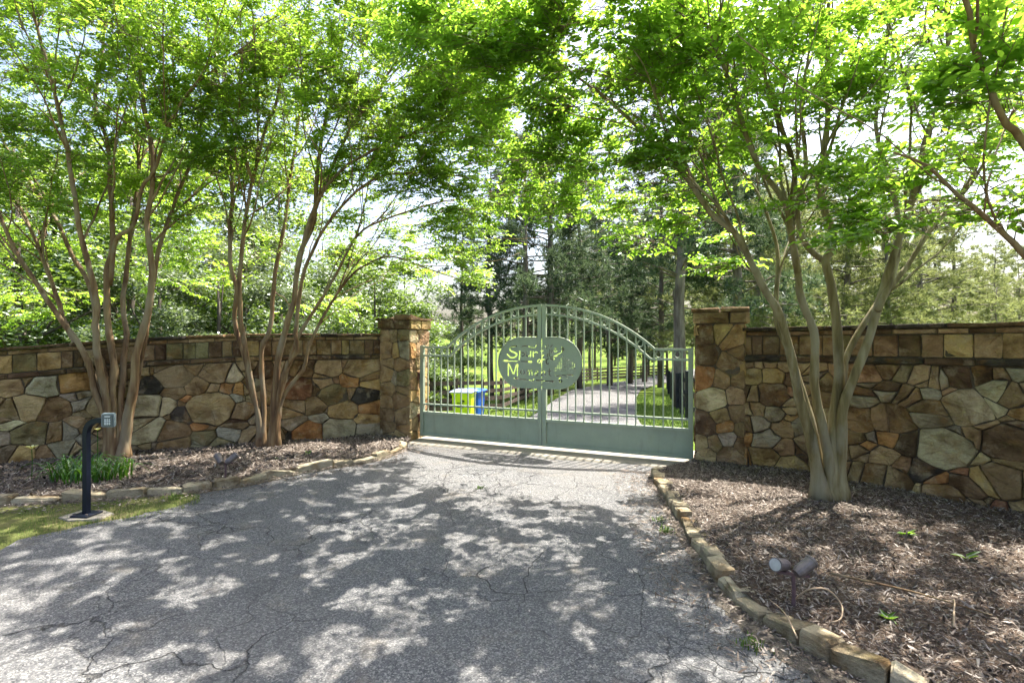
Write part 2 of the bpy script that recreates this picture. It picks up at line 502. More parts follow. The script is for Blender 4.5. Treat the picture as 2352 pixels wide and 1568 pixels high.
def chips(name, at, n, sizes, seed, lim, flat=.35):
    g = np.random.default_rng(seed)
    U = g.random(n) * (lim[1] - lim[0]) + lim[0]; Vv = g.random(n) * .98
    C = at(U, Vv)
    L = g.uniform(*sizes, n) * g.choice([.6, 1, 1, 1.5], n); W = L * g.uniform(.12, .35, n)
    az = g.random(n) * 6.283; tl = g.normal(0, flat, n); rl = g.normal(0, flat, n)
    ax = np.stack((np.cos(az) * np.cos(tl), np.sin(az) * np.cos(tl), np.sin(tl)), 1)
    sd = np.stack((-np.sin(az) * np.cos(rl), np.cos(az) * np.cos(rl), np.sin(rl)), 1)
    up = np.cross(ax, sd)
    C = C + np.array((0, 0, 1)) * (g.random(n)[:, None] * .02 + np.abs(np.sin(tl))[:, None] * L[:, None] * .35)
    h = L * .12
    Vs = [C - ax * L[:, None] / 2 - sd * W[:, None] / 2, C + ax * L[:, None] / 2 - sd * W[:, None] * .25,
          C + ax * L[:, None] / 2 + sd * W[:, None] * .25, C - ax * L[:, None] / 2 + sd * W[:, None] / 2,
          C + up * h[:, None] - ax * L[:, None] * .05]
    Vt = np.stack(Vs, 1).reshape(-1, 3)
    b = np.arange(n)[:, None] * 5
    F = np.concatenate([b + np.array(f) for f in ((0, 1, 4), (1, 2, 4), (2, 3, 4), (3, 0, 4))])
    tint = np.repeat(np.clip(g.beta(1.6, 2.2, n), 0, 1), 5)
    o = obj(name, mesh_np(name, Vt, F, False, tint), M['chips'])
    return o
tag(chips('bark_mulch', bed_r, 95000, (.011, .037), 11, (.0, 1)), 'brown bark mulch chips covering the bed under the right tree', 'mulch', kind='stuff')
tag(chips('bark_mulch', bed_l, 52000, (.018, .05), 12, (.12, 1)), 'brown bark mulch chips covering the bed under the left trees', 'mulch', kind='stuff')

# grass verge on the left, between the edging and the asphalt
vA = smooth_path([(-8.7, 2.4), (-6.5, 3.0), (-4.4, 3.2), (-3.85, 4.0), (-3.68, 4.40), (-3.32, 4.70), (-3.08, 5.06), (-3.2, 5.36)], .05)
vB = smooth_path([(-8.7, 3.55), (-6.5, 4.5), (-4.9, 4.97), (-4.03, 5.17), (-3.5, 5.36), (-3.36, 5.42)], .05)
fa, fb = sampler(vA), sampler(vB)
U, Vv = np.meshgrid(np.linspace(0, 1, 60), np.linspace(0, 1, 12))
A_, B_ = fa(U), fb(U)
Q = A_ + (B_ - A_) * Vv[..., None]
Zz = -.03 + .05 * sstep(0, .3, Vv) + .008 * np.sin(Q[..., 0] * 9) * np.sin(Q[..., 1] * 8)
i = np.arange(59)[None, :] + 60 * np.arange(11)[:, None]
F = np.stack((i, i + 1, i + 61, i + 60), -1).reshape(-1, 4)
tag(obj('grass_verge', mesh_np('grass_verge', np.concatenate((Q, Zz[..., None]), -1).reshape(-1, 3), F, True), M['verge']), kind='structure')

def blades(name, pts, hmin, hmax, w, seed, lean=.5, tint=(0, 1)):
    g = np.random.default_rng(seed); n = len(pts)
    az = g.random(n) * 6.283; h = g.uniform(hmin, hmax, n); le = g.random(n) * lean
    d = np.stack((np.cos(az), np.sin(az), np.zeros(n)), 1); sd = np.stack((-np.sin(az), np.cos(az), np.zeros(n)), 1) * w
    up = np.array((0, 0, 1.0))
    mid = pts + up * (h * .6)[:, None] + d * (h * le * .4)[:, None]
    tip = pts + up * (h * (1 - .35 * le))[:, None] + d * (h * le)[:, None]
    Vt = np.stack((pts - sd, pts + sd, mid + sd * .7, tip, mid - sd * .7), 1).reshape(-1, 3)
    b = np.arange(n)[:, None] * 5
    F = np.concatenate([b + np.array(f) for f in ((0, 1, 2), (0, 2, 4), (4, 2, 3))])
    tv = np.repeat(g.uniform(*tint, n), 5)
    return mesh_np(name, Vt, F, False, tv)
g = np.random.default_rng(3)
n = 16000
u, v = .28 + .72 * g.random(n), g.random(n)
q = fa(u) + (fb(u) - fa(u)) * v[:, None]
keep = (np.sin(q[:, 0] * 3.1 + 1) * np.sin(q[:, 1] * 4.3) + g.normal(0, .5, n)) > -.1
q = q[keep]
q = q[np.ones(len(q), bool)]
pts = np.concatenate((q, np.full((len(q), 1), .006)), 1)
tag(obj('verge_grass', blades('verge_grass', pts, .012, .045, .0022, 4), M['blades']), 'thin dry grass on the verge around the keypad post', 'grass', kind='stuff')
# tall lawn blades just beyond the gate, both sides of the drive
n = 60000
y = 8.8 + 20 * g.random(n) ** 1.3
side = g.random(n) < .55
xl = np.interp(y, DL[:, 0], DL[:, 1]); xr = np.interp(y, DR[:, 0], DR[:, 1])
x = np.where(side, xl - g.random(n) ** 1.5 * 6, xr + g.random(n) ** 1.5 * 4)
pts = np.stack((x, y, th(x, y) - .04), 1)
tag(obj('lawn_grass', blades('lawn_grass', pts, .05, .10, .008, 6, .7, (0, .55)), M['blades']), 'green mown grass beside the drive beyond the gate', 'grass', kind='stuff')

# ------------------------------------------------------------------ stone work
SC = dict(t=(.315, .24, .135), y=(.35, .255, .115), o=(.36, .20, .08), b=(.215, .15, .082), d=(.115, .076, .045), g=(.27, .24, .175),
          w=(.46, .39, .26), k=(.05, .044, .038), r=(.20, .105, .06), m=(.19, .165, .085), u=(.33, .305, .235), p=(.33, .225, .135))
SC = {k: tuple(min(.55, x * m) for x, m in zip(v, (1.26, 1.20, 1.10))) for k, v in SC.items()}

def clip_poly(poly, a, b, c):
    """keep a*x+b*y<=c"""
    out = []; n = len(poly)
    for i in range(n):
        p, q = poly[i], poly[(i + 1) % n]
        dp = a * p[0] + b * p[1] - c; dq = a * q[0] + b * q[1] - c
        if dp <= 0: out.append(p)
        if (dp < 0 < dq) or (dq < 0 < dp):
            t = dp / (dp - dq)
            out.append((p[0] + (q[0] - p[0]) * t, p[1] + (q[1] - p[1]) * t))
    return out

def shrink(poly, d):
    n = len(poly); P = np.array(poly)
    area = .5 * np.sum(P[:, 0] * np.roll(P[:, 1], -1) - P[:, 1] * np.roll(P[:, 0], -1))
    if area < 0: P = P[::-1]
    out = [tuple(p) for p in P]
    for i in range(n):
        p, q = P[i], P[(i + 1) % n]
        e = q - p; L = np.hypot(*e)
        if L < 1e-6: continue
        nn = np.array((e[1], -e[0])) / L
        out = clip_poly(out, nn[0], nn[1], nn.dot(p) - d)
        if len(out) < 3: return []
    return out

def dedupe(poly, eps):
    out = []
    for p in poly:
        if not out or math.hypot(p[0] - out[-1][0], p[1] - out[-1][1]) > eps: out.append(p)
    while len(out) > 3 and math.hypot(out[0][0] - out[-1][0], out[0][1] - out[-1][1]) < eps: out.pop()
    return out

def soften(poly, k, jit, R):
    """cut the corners and wobble the edges a little"""
    out = []; n = len(poly)
    for i in range(n):
        p, q = np.array(poly[i]), np.array(poly[(i + 1) % n])
        L = np.linalg.norm(q - p)
        a = p + (q - p) * k; b = p + (q - p) * (1 - k)
        out.append(a)
        if L > .10: out.append((a + b) / 2 + np.array((R.gauss(0, jit), R.gauss(0, jit))))
        out.append(b)
    return out

def stone_mesh(name, poly, mapf, proud, bev, R, back=-.05):
    """solid stone over a 2D outline; mapf(s,h,d)->world; returns mesh, centre"""
    P = np.array(poly); c = P.mean(0)
    n = len(P)
    size = np.sqrt(np.abs(.5 * np.sum(P[:, 0] * np.roll(P[:, 1], -1) - P[:, 1] * np.roll(P[:, 0], -1))))
    bev = min(bev, size * .16)
    inner = c + (P - c) * (1 - 2 * bev / max(size, .03))
    tilt = (R.gauss(0, .05), R.gauss(0, .05))
    V = [mapf(p[0], p[1], back) for p in P]
    V += [mapf(p[0], p[1], proud * .45) for p in P]
    V += [mapf(p[0], p[1], proud + (p[0] - c[0]) * tilt[0] + (p[1] - c[1]) * tilt[1] + R.gauss(0, .003)) for p in inner]
    mid = c + (P - c) * .45
    V += [mapf(p[0], p[1], proud + .004 + (p[0] - c[0]) * tilt[0] + (p[1] - c[1]) * tilt[1] + R.gauss(0, .004)) for p in mid]
    V.append(mapf(c[0], c[1], proud + .005))
    V = np.array(V); ctr = V.mean(0)
    F = []
    for r in range(3):
        for i in range(n):
            j = (i + 1) % n
            F.append((r * n + i, r * n + j, (r + 1) * n + j, (r + 1) * n + i))
    for i in range(n): F.append((3 * n + i, 3 * n + (i + 1) % n, 4 * n))
    me = mesh_from(name, V - ctr, F)
    return me, ctr

def add_stone(parent, poly, mapf, col, proud, R, name='stone', bev=.009, soft=(.06, .009), joint=.0038, back=-.05):
    poly = shrink(dedupe(poly, .012), joint * R.uniform(.45, 1.5))
    if len(poly) < 3: return None
    poly = dedupe(poly, .02)
    if len(poly) < 3: return None
    if soft: poly = soften(poly, soft[0], soft[1], R)
    P = np.array(poly)
    if np.ptp(P[:, 0]) < .025 or np.ptp(P[:, 1]) < .02: return None
    me, c = stone_mesh(name, poly, mapf, proud, bev, R, back)
    o = obj(name, me, M['stone'], parent, tuple(np.array(c) - np.array(parent.location)))
    k = R.uniform(.82, 1.15)
    o.color = tuple(min(1, max(0, x * k * R.uniform(.95, 1.05))) for x in SC[col]) + (1,)
    return o

def power_cells(seeds, rect, ax=1.0):
    x0, x1, y0, y1 = rect
    if ax != 1.0:      # longer along the wall than tall
        return [[(x / ax, y) for x, y in c] for c in power_cells([(a * ax, b, r * math.sqrt(ax)) for a, b, r in seeds], (x0 * ax, x1 * ax, y0, y1))]
    cells = []
    for i, (sx, sy, r) in enumerate(seeds):
        poly = [(x0, y0), (x1, y0), (x1, y1), (x0, y1)]
        for j, (tx, ty, q) in enumerate(seeds):
            if i == j: continue
            a, b = 2 * (tx - sx), 2 * (ty - sy)
            c = (tx * tx + ty * ty - q * q) - (sx * sx + sy * sy - r * r)
            poly = clip_poly(poly, a, b, c)
            if len(poly) < 3: break
        cells.append(poly)
    return cells

class Wall:
    """a curved stone wall; s runs along the path, N points to the street"""
    def __init__(self, path, topf, zb, flip):
        self.p = path; self.s = arclen(path); self.L = self.s[-1]
        t = np.gradient(path, axis=0); t /= np.linalg.norm(t, axis=1)[:, None]
        self.n = np.stack((t[:, 1], -t[:, 0]), 1) * flip
        self.top = topf; self.zb = zb
    def at(self, s, d, z):
        q = np.array([np.interp(s, self.s, self.p[:, k]) for k in range(2)])
        n = np.array([np.interp(s, self.s, self.n[:, k]) for k in range(2)])
        q = q + n * d
        return np.array((q[0], q[1], z))
    def pix(self, x, y):
        """picture point -> (s, z) on the wall face"""
        r = (x - CX) / FPX
        e = self.p[:, 0] - r * self.p[:, 1]
        i = int(np.argmin(np.abs(e)))
        Z = self.p[i, 1]
        return self.s[i], EYE - (y - CY) / FPX * Z

def build_wall(name, wall, seeds_px, scale_px, label, rs, vis):
    R = random.Random(rs)
    base = wall.at(wall.L / 2, -.2, 0)
    root = empty(name, tuple(base)); tag(root, label, 'wall')
    ss = np.linspace(0, wall.L, max(20, int(wall.L / .12)))
    V = []
    for s in ss:
        H = wall.top(s) - .045
        for d, z in ((-.004, wall.zb - .25), (-.004, H), (-.38, H), (-.38, wall.zb - .25)): V.append(wall.at(s, d, z) - base)
    F = []
    for k in range(len(ss) - 1):
        for j in range(4):
            a = k * 4 + j; b = k * 4 + (j + 1) % 4
            F.append((a, a + 4, b + 4, b))
    F.append((0, 1, 2, 3)); m = (len(ss) - 1) * 4; F.append((m + 3, m + 2, m + 1, m))
    obj('mortar_core', mesh_from('mortar_core', V, F), M['mortar'], root)
    # field of irregular stones, in a rectified frame of height HR
    HR = 1.30
    def f_map(s, h, d):
        zt = wall.top(s) - .405
        return wall.at(s, d, wall.zb - .05 + h / HR * (zt - wall.zb + .05))
    def inv(s, z):
        zt = wall.top(s) - .405
        return (z - wall.zb + .05) / (zt - wall.zb + .05) * HR
    seeds = []; cols = []
    for (cx, cy, r, c) in seeds_px:
        x, y = scale_px(cx, cy)
        s, z = wall.pix(x, y)
        Zd = np.interp(s, wall.s, wall.p[:, 1])
        seeds.append((s, inv(s, z), r * R.uniform(.75, 1.2) * .36 * Zd / FPX)); cols.append(c)
    # beyond the frame: loose random continuation
    for (a, b) in vis:
        n = int((b - a) * HR / .075)
        got = []
        for _ in range(n * 20):
            if len(got) >= n: break
            q = (R.uniform(a, b), R.uniform(0, HR))
            if all((q[0] - w[0]) ** 2 + (q[1] - w[1]) ** 2 > .2 ** 2 for w in got): got.append(q)
        for q in got: seeds.append((q[0], q[1], R.uniform(.08, .16))); cols.append(R.choice('ttybbgdwom'))
    for poly, c in zip(power_cells(seeds, (0, wall.L, 0, HR), .74), cols):
        if len(poly) < 3: continue
        P = np.array(poly); ar = abs(.5 * np.sum(P[:, 0] * np.roll(P[:, 1], -1) - P[:, 1] * np.roll(P[:, 0], -1)))
        if ar > .022 and c != 'k' and R.random() < (.42 if ar < .09 else .22):
            an = R.choice((R.gauss(1.57, .25), R.gauss(.05, .2), R.uniform(0, 3.14))); q = P.mean(0) + np.array((R.gauss(0, .03), R.gauss(0, .03)))
            nx, ny = math.sin(an), -math.cos(an); k_ = nx * q[0] + ny * q[1]
            for sub, cc in ((clip_poly(poly, nx, ny, k_), c), (clip_poly(poly, -nx, -ny, -k_), R.choice(c + c + 'tbyg'))):
                if len(sub) >= 3: add_stone(root, sub, f_map, cc, R.uniform(.006, .045), R, soft=(.05, .007))
        else:
            add_stone(root, poly, f_map, c, R.uniform(.006, .045), R)
    # courses above
    def c_map(s, h, d): return wall.at(s, d, wall.top(s) - h)
    def course(h0, h1, w0, w1, colors, proud, nm, soft, bev, back=-.05, joint=.005):
        s = 0
        while s < wall.L - .03:
            w = min(R.uniform(w0, w1), wall.L - s)
            if wall.L - s - w < w0 * .5: w = wall.L - s
            add_stone(root, [(s, h0), (s + w, h0), (s + w, h1), (s, h1)][::-1], c_map, R.choice(colors), proud + R.uniform(-.006, .008), R, nm, bev, soft, joint, back)
            s += w
    course(.335, .40, .25, .6, 'dddbk', .035, 'ledge_stone', (.06, .003), .008)
    course(.105, .33, .10, .24, 'ttybbdbymd', .016, 'upright_stone', (.05, .003), .010)
    course(.05, .105, .14, .42, 'bbdtbp', .016, 'thin_stone', (.05, .002), .006)
    course(.0, .048, .4, .9, 'dkdb', .052, 'coping_stone', (.03, .003), .008, back=-.42, joint=.004)
    return root

crop3 = lambda cx, cy: (1505 + cx * .36, 658.6 + cy * .36)
crop2 = lambda cx, cy: (cx * .36, 658.6 + cy * .36)
RS = [(600, 510, 35, 't'), (665, 510, 32, 't'), (745, 500, 50, 'b'), (815, 505, 35, 't'), (640, 570, 80, 'y'), (760, 570, 85, 'y'), (850, 585, 40, 'b'),
      (630, 690, 85, 'd'), (730, 690, 85, 'd'), (835, 680, 60, 'r'), (630, 785, 70, 't'), (745, 800, 75, 'g'), (865, 755, 60, 't'), (880, 845, 26, 'y'),
      (640, 865, 80, 'b'), (595, 950, 45, 'o'), (690, 970, 75, 'g'), (830, 905, 85, 'b'), (930, 900, 60, 'g'), (815, 1030, 70, 'b'), (690, 1085, 95, 'y'), (600, 1090, 55, 'o'), (925, 1035, 50, 'b'), (925, 1095, 40, 'd'), (875, 1145, 75, 'y'),
      (940, 520, 50, 't'), (1010, 560, 60, 't'), (1080, 610, 70, 'b'), (960, 660, 60, 't'), (1060, 720, 80, 'b'), (970, 780, 60, 'y'), (1100, 830, 70, 't'), (1000, 880, 70, 'g'), (1130, 940, 70, 'b'), (1020, 1000, 80, 't'), (1170, 1050, 70, 'b'), (1060, 1120, 80, 'b'), (1180, 1170, 70, 't'), (1180, 560, 60, 'b'), (1190, 700, 60, 't'), (1230, 860, 40, 'y'),
      (1350, 575, 70, 'p'), (1330, 705, 85, 'd'), (1310, 850, 75, 'b'), (1395, 825, 35, 't'), (1285, 960, 50, 'b'), (1300, 1060, 65, 't'), (1375, 1025, 45, 'o'), (1385, 955, 35, 'g'), (1330, 1210, 110, 't'),
      (1490, 545, 70, 'b'), (1570, 560, 60, 'm'), (1500, 660, 85, 'd'), (1600, 690, 80, 'b'), (1520, 850, 110, 'b'), (1600, 990, 85, 'd'), (1500, 960, 70, 'o'), (1460, 1090, 80, 't'), (1540, 1140, 80, 'b'), (1440, 1250, 120, 't'), (1570, 1270, 70, 'b'),
      (1700, 590, 75, 't'), (1820, 600, 80, 't'), (1760, 680, 50, 'g'), (1960, 580, 75, 'd'), (2070, 575, 80, 'd'), (1890, 675, 60, 'p'), (1685, 760, 45, 't'), (1770, 800, 85, 'g'), (1865, 780, 50, 't'),
      (2020, 760, 130, 'w'), (2180, 690, 130, 'w'), (2100, 740, 120, 'w'), (1850, 1030, 150, 'w'), (1920, 980, 90, 'u'), (1690, 1180, 95, 'k'), (1810, 1250, 65, 'o'), (2060, 970, 60, 'b'), (2110, 885, 40, 't'), (2070, 1110, 60, 't'),
      (2240, 1000, 130, 'd'), (2300, 900, 80, 'd'), (2290, 1100, 80, 'b'), (2345, 660, 50, 't'), (2320, 790, 60, 'y'), (2240, 830, 40, 't'), (2180, 1240, 120, 'y'), (2300, 1260, 100, 'y'), (1980, 1290, 100, 'b'), (2020, 1200, 40, 'r'), (1850, 1360, 110, 'p'), (2000, 1390, 90, 't'), (1650, 1300, 45, 'd'), (2190, 1400, 65, 'r'), (2110, 1370, 60, 'b'), (2320, 1400, 70, 't'), (1720, 1330, 70, 't'), (2220, 580, 50, 'b'), (2310, 560, 50, 'g')]
LS = [(70, 650, 85, 't'), (175, 625, 35, 'b'), (212, 640, 30, 'd'), (300, 635, 85, 'u'), (388, 620, 28, 'b'), (480, 610, 85, 'o'), (600, 590, 60, 't'), (25, 770, 50, 'w'), (160, 775, 115, 't'), (345, 780, 105, 'b'), (490, 695, 70, 'g'), (520, 750, 65, 'u'), (565, 795, 50, 't'), (50, 870, 85, 'w'), (25, 965, 60, 'g'),
      (190, 940, 115, 'm'), (390, 930, 100, 'b'), (500, 870, 65, 't'), (590, 885, 60, 'b'), (80, 1075, 85, 'd'), (215, 1055, 35, 't'), (275, 1065, 60, 'b'), (400, 1030, 100, 'g'), (555, 975, 65, 'u'), (580, 1070, 60, 'g'), (690, 610, 70, 'b'), (680, 760, 80, 't'), (760, 680, 70, 'm'), (790, 560, 80, 'b'), (700, 900, 80, 'b'), (790, 800, 60, 't'), (690, 1030, 80, 't'), (800, 950, 60, 'b'), (840, 1060, 60, 'g'),
      (960, 630, 85, 'k'), (870, 600, 50, 'b'), (1040, 515, 75, 't'), (940, 530, 60, 't'), (1110, 575, 85, 't'), (1100, 665, 75, 't'), (930, 770, 100, 'w'), (1030, 770, 100, 'w'), (930, 910, 105, 'w'), (1090, 830, 45, 't'), (1180, 820, 70, 'k'), (1212, 720, 28, 'o'), (1160, 755, 32, 'b'), (1240, 520, 50, 'b'), (1300, 520, 32, 't'), (1250, 635, 75, 't'), (1390, 550, 75, 't'), (1480, 560, 75, 'w'), (1350, 650, 50, 't'),
      (1340, 775, 115, 't'), (1450, 655, 60, 'o'), (1530, 660, 60, 'o'), (1500, 715, 60, 'u'), (1540, 795, 90, 'b'), (1090, 930, 90, 'b'), (1280, 880, 60, 'o'), (1300, 960, 85, 'm'), (1470, 930, 75, 'u'), (1490, 868, 60, 'd'), (1100, 1010, 85, 'b'), (960, 1010, 70, 't'), (1230, 1010, 60, 'g'), (1580, 940, 55, 't'), (1590, 715, 32, 'w'), (1420, 1000, 60, 'm'),
      (1590, 520, 55, 't'), (1640, 620, 60, 'b'), (1700, 540, 70, 'd'), (1700, 700, 70, 't'), (1640, 830, 60, 'g'), (1730, 820, 60, 'b'), (1790, 620, 70, 'b'), (1800, 510, 60, 't'), (1760, 950, 60, 't'), (1660, 960, 60, 'b'),
      (1890, 870, 85, 'u'), (2030, 845, 75, 'u'), (1870, 770, 80, 't'), (1900, 655, 90, 'r'), (2010, 655, 60, 'd'), (2080, 625, 55, 't'), (2130, 690, 85, 'm'), (2000, 760, 65, 't'), (2085, 790, 32, 'd'), (2190, 790, 90, 'y'), (2240, 675, 42, 't'), (2300, 690, 50, 'k'), (2335, 600, 50, 'b'), (2240, 600, 55, 'o'), (2150, 605, 32, 'b'), (2110, 510, 85, 't'), (1990, 490, 50, 'd'), (1920, 530, 55, 'b'), (2060, 560, 50, 't'), (2330, 780, 45, 'o'), (2270, 520, 70, 't'), (1970, 930, 90, 'o'), (2140, 915, 110, 'g'), (1862, 940, 30, 'k'), (1815, 930, 35, 't'), (2310, 915, 70, 'g'), (2310, 845, 50, 'y'), (2200, 500, 40, 'b')]
wallL = Wall(WL, None, .04, 1)
sL = wallL.s; xL = wallL.p[:, 0]
wallL.top = lambda s: float(np.interp(np.interp(s, sL, xL), [-9.5, -6.3, -5.0, -3.9, -2.3, -2.0], [1.25, 1.515, 1.64, 1.69, 1.697, 1.70]))
wallR = Wall(WR, None, .06, 1)
wallR.top = lambda s: float(np.interp(s, [0, 2.6, 6], [1.755, 1.785, 1.79]))
s_l = float(np.interp(-6.3, xL, sL)); s_r = wallR.pix(2352, 900)[0]
build_wall('stone_wall', wallL, LS, crop2, 'long low curving stone wall behind the two left trees', 21, [(0, s_l - .05)])
build_wall('stone_wall', wallR, RS, crop3, 'curving stone wall behind the right tree, dark coping on top', 22, [(s_r + .15, wallR.L)])

# ------------------------------------------------------------------ gate pillars
def pillar(front_left, wid, dep, zb, zt, label, rs, seedf):
    """front_left: street-side left corner; front along the gate line"""
    R = random.Random(rs)
    fl = np.array(front_left); D = GD; B = -GN
    c = fl + D * wid / 2 + B * dep / 2
    root = empty('gate_pillar', (c[0], c[1], 0)); tag(root, label, 'pillar', 'stone pillars either side of the gate')
    Rz = np.array(((D[0], B[0], 0), (D[1], B[1], 0), (0, 0, 1)))
    MB().box((0, 0, (zb - .2 + zt - .06) / 2), (wid - .008, dep - .008, zt - .06 - zb + .2), Rz).build('mortar_core', M['mortar'], root)
    corner = [fl, fl + D * wid, fl + D * wid + B * dep, fl + B * dep]
    faces = [(corner[0], D, GN, wid), (corner[1], B, D, dep), (corner[2], -D, B, wid), (corner[3], -B, -D, dep)]
    for k, (o0, d, nrm, w) in enumerate(faces):
        def mp(s, h, dd, o0=o0, d=d, nrm=nrm):
            q = o0 + d * s + nrm * dd
            return np.array((q[0], q[1], h))
        hb, htp = zb - .06, zt - .19
        seeds, cols = seedf(k, w, hb, htp, R)
        for poly, cc in zip(power_cells(seeds, (-.004, w + .004, hb, htp)), cols):
            if len(poly) >= 3: add_stone(root, poly, mp, cc, R.uniform(.006, .02), R, soft=(.1, .003))
        # projecting course below the cap, then the cap edge
        s = -.03; w2 = w + .03
        while s < w2 - .02:
            ww = min(R.uniform(.2, .42), w2 - s)
            if w2 - s - ww < .12: ww = w2 - s
            add_stone(root, [(s, htp + .003), (s + ww, htp + .003), (s + ww, zt - .045), (s, zt - .045)], mp, R.choice('ybtdb') if k != 1 else R.choice('tty'), .034 + R.uniform(-.004, .004), R, 'band_stone', .008, (.05, .002), .005)
            s += ww
    # cap of two flat slabs
    for sgn in (-1, 1):
        R2 = random.Random(rs + sgn)
        pts = []
        hw = (wid + .11) / 2; hd = (dep + .11) / 2
        poly = [(-hd, 0.004), (hd, 0.004), (hd, hw), (-hd, hw)]
        def mp(s, h, d, sgn=sgn):
            q = c + B * s * sgn + D * h * sgn
            return np.array((q[0], q[1], zt - .02 + d))
        add_stone(root, poly, mp, 'd', .02, R2, 'cap_stone', .012, (.04, .004), .003, back=-.024)
    return root

def seeds_r(k, w, hb, ht, R):
    if k == 0:
        L = [(340, 300, 60, 'd'), (430, 290, 45, 'y'), (490, 335, 70, 'y'), (345, 430, 60, 'd'), (480, 490, 80, 'b'), (340, 575, 70, 'o'), (420, 590, 40, 'b'), (390, 710, 85, 'w'), (510, 690, 50, 'p'), (535, 590, 40, 'b'), (520, 800, 50, 'b'), (345, 890, 60, 'd'), (450, 890, 50, 'o'), (430, 830, 35, 't'), (465, 960, 60, 'u'), (540, 900, 40, 'b'), (320, 1010, 38, 't'), (390, 1000, 35, 'b'), (345, 1070, 45, 't'), (470, 1070, 80, 'b'), (520, 420, 40, 'b'), (535, 990, 40, 'b')]
        sd = [((cx - 285) / 270 * w, 1.80 - (cy - 235) / 885 * (1.80 - .12), r / 490 * w) for cx, cy, r, c in L]
        return sd, [q[3] for q in L]
    return seeds_any(k, w, hb, ht, R)
def seeds_any(k, w, hb, ht, R):
    sd = []; cols = []
    z = hb
    while z < ht:
        h = R.uniform(.13, .26); n = R.choice((2, 2, 3))
        for j in range(n):
            sd.append(((j + .5 + R.uniform(-.2, .2)) / n * w, z + h / 2 + R.uniform(-.05, .05), R.uniform(.06, .13)))
            cols.append(R.choice('ttybgmbt') if k != 1 else R.choice('ttywpyot'))
        z += h
    return sd, cols
pillar((-1.58 - GD[0] * .55, 8.05 - GD[1] * .55), .55, .55, .05, 1.945, 'stone pillar at the left end of the gate, sunlit on its gate side', 31, seeds_any)
pillar((2.254, 6.41), .55, .55, .10, 1.99, 'stone pillar at the right end of the gate beside the right wall', 32, seeds_r)

# ------------------------------------------------------------------ stone edgings
def edging(path, side, label, rs, lens, h):
    R = random.Random(rs); s = arclen(path); L = s[-1]
    root = empty('stone_edging', (path[len(path) // 2][0], path[len(path) // 2][1], 0)); tag(root, label, 'edging', 'stone edgings along the drive')
    b0 = np.array(root.location)
    def at(u): return np.array([np.interp(u, s, path[:, k]) for k in range(2)])
    u = 0
    while u < L - .06:
        w = R.uniform(*lens) * (1.25 if R.random() < .2 else 1)
        w = min(w, L - u)
        a, b = at(u + .006), at(u + w - .006)
        d = (b - a); ln = np.linalg.norm(d); d /= ln
        n = np.array((-d[1], d[0])) * side
        wd = R.uniform(.10, .15); hh = h * R.uniform(.62, 1.12); off = R.uniform(-.012, .016)
        yaw = R.gauss(0, .05); ca, sa = math.cos(yaw), math.sin(yaw)
        d2 = d * ca + n * sa; n2 = n * ca - d * sa
        c = (a + b) / 2 + n * (wd / 2 + off)
        bm = bmesh.new()
        bmesh.ops.create_cube(bm, size=1)
        bmesh.ops.bevel(bm, geom=list(bm.edges), offset=.09, segments=1, profile=.6, affect='EDGES')
        for v in bm.verts:
            v.co += Vector((R.gauss(0, .028), R.gauss(0, .045), R.gauss(0, .04)))
            x, y, z = v.co
            q = d2 * x * ln * 1.0 + n2 * y * wd
            v.co = Vector((q[0], q[1], (z + .5) * (hh + .05) - .05 + x * R.gauss(0, .0)))
        tl = R.gauss(0, .09)
        for v in bm.verts: v.co.z += (v.co.x * d2[0] + v.co.y * d2[1]) * tl
        me = bpy.data.meshes.new('stone'); bm.to_mesh(me); bm.free()
        o = obj('stone', me, M['stone'], root, (c[0] - b0[0], c[1] - b0[1], 0))
        k = R.uniform(.85, 1.2)
        o.color = tuple(x * k for x in SC[R.choice('gguug')]) + (1,)
        u += w
edging(CLP, 1, 'weathered stone edging along the left mulch bed, past the keypad post', 41, (.22, .38), .105)
edging(CRP, -1, 'chunky stone edging along the right mulch bed, nearest the camera', 42, (.15, .27), .118)

# ------------------------------------------------------------------ gate
GZB, GZT, GRISE = .085, 1.478, .612
GC = GLEN / 2; HALF = 1.56
RAD = (HALF ** 2 + GRISE ** 2) / (2 * GRISE); ZC = GZT + GRISE - RAD
def top_z(s, off=0.0):
    """height of the top rail (off below it) at distance s along the gate"""
    x = abs(s - GC); r = RAD - off
    arc = ZC + math.sqrt(max(0, r * r - x * x)) if x < r else -9
    return max(GZT - off, arc)
def rail_path(s0, s1, off, n=40):
    return [(s, 0, top_z(s, off)) for s in np.linspace(s0, s1, n)]
def flat_bar(mb, pts, w, h):
    """rectangular section swept in the gate plane"""
    pts = np.asarray(pts, float)
    T = np.gradient(pts, axis=0); T /= np.linalg.norm(T, axis=1)[:, None]
    Nn = np.stack((-T[:, 2], T[:, 1] * 0, T[:, 0]), 1)
    V = []
    for p, nn in zip(pts, Nn):
        for a, b in ((-1, -1), (1, -1), (1, 1), (-1, 1)):
            V.append(p + np.array((0, a * w / 2, 0)) + nn * b * h / 2)
    F = []
    m = len(pts)
    for i in range(m - 1):
        for j in range(4):
            k = (j + 1) % 4
            F.append((i * 4 + j, i * 4 + k, (i + 1) * 4 + k, (i + 1) * 4 + j))
    F += [(3, 2, 1, 0), tuple((m - 1) * 4 + j for j in range(4))]
    mb.add(V, F)

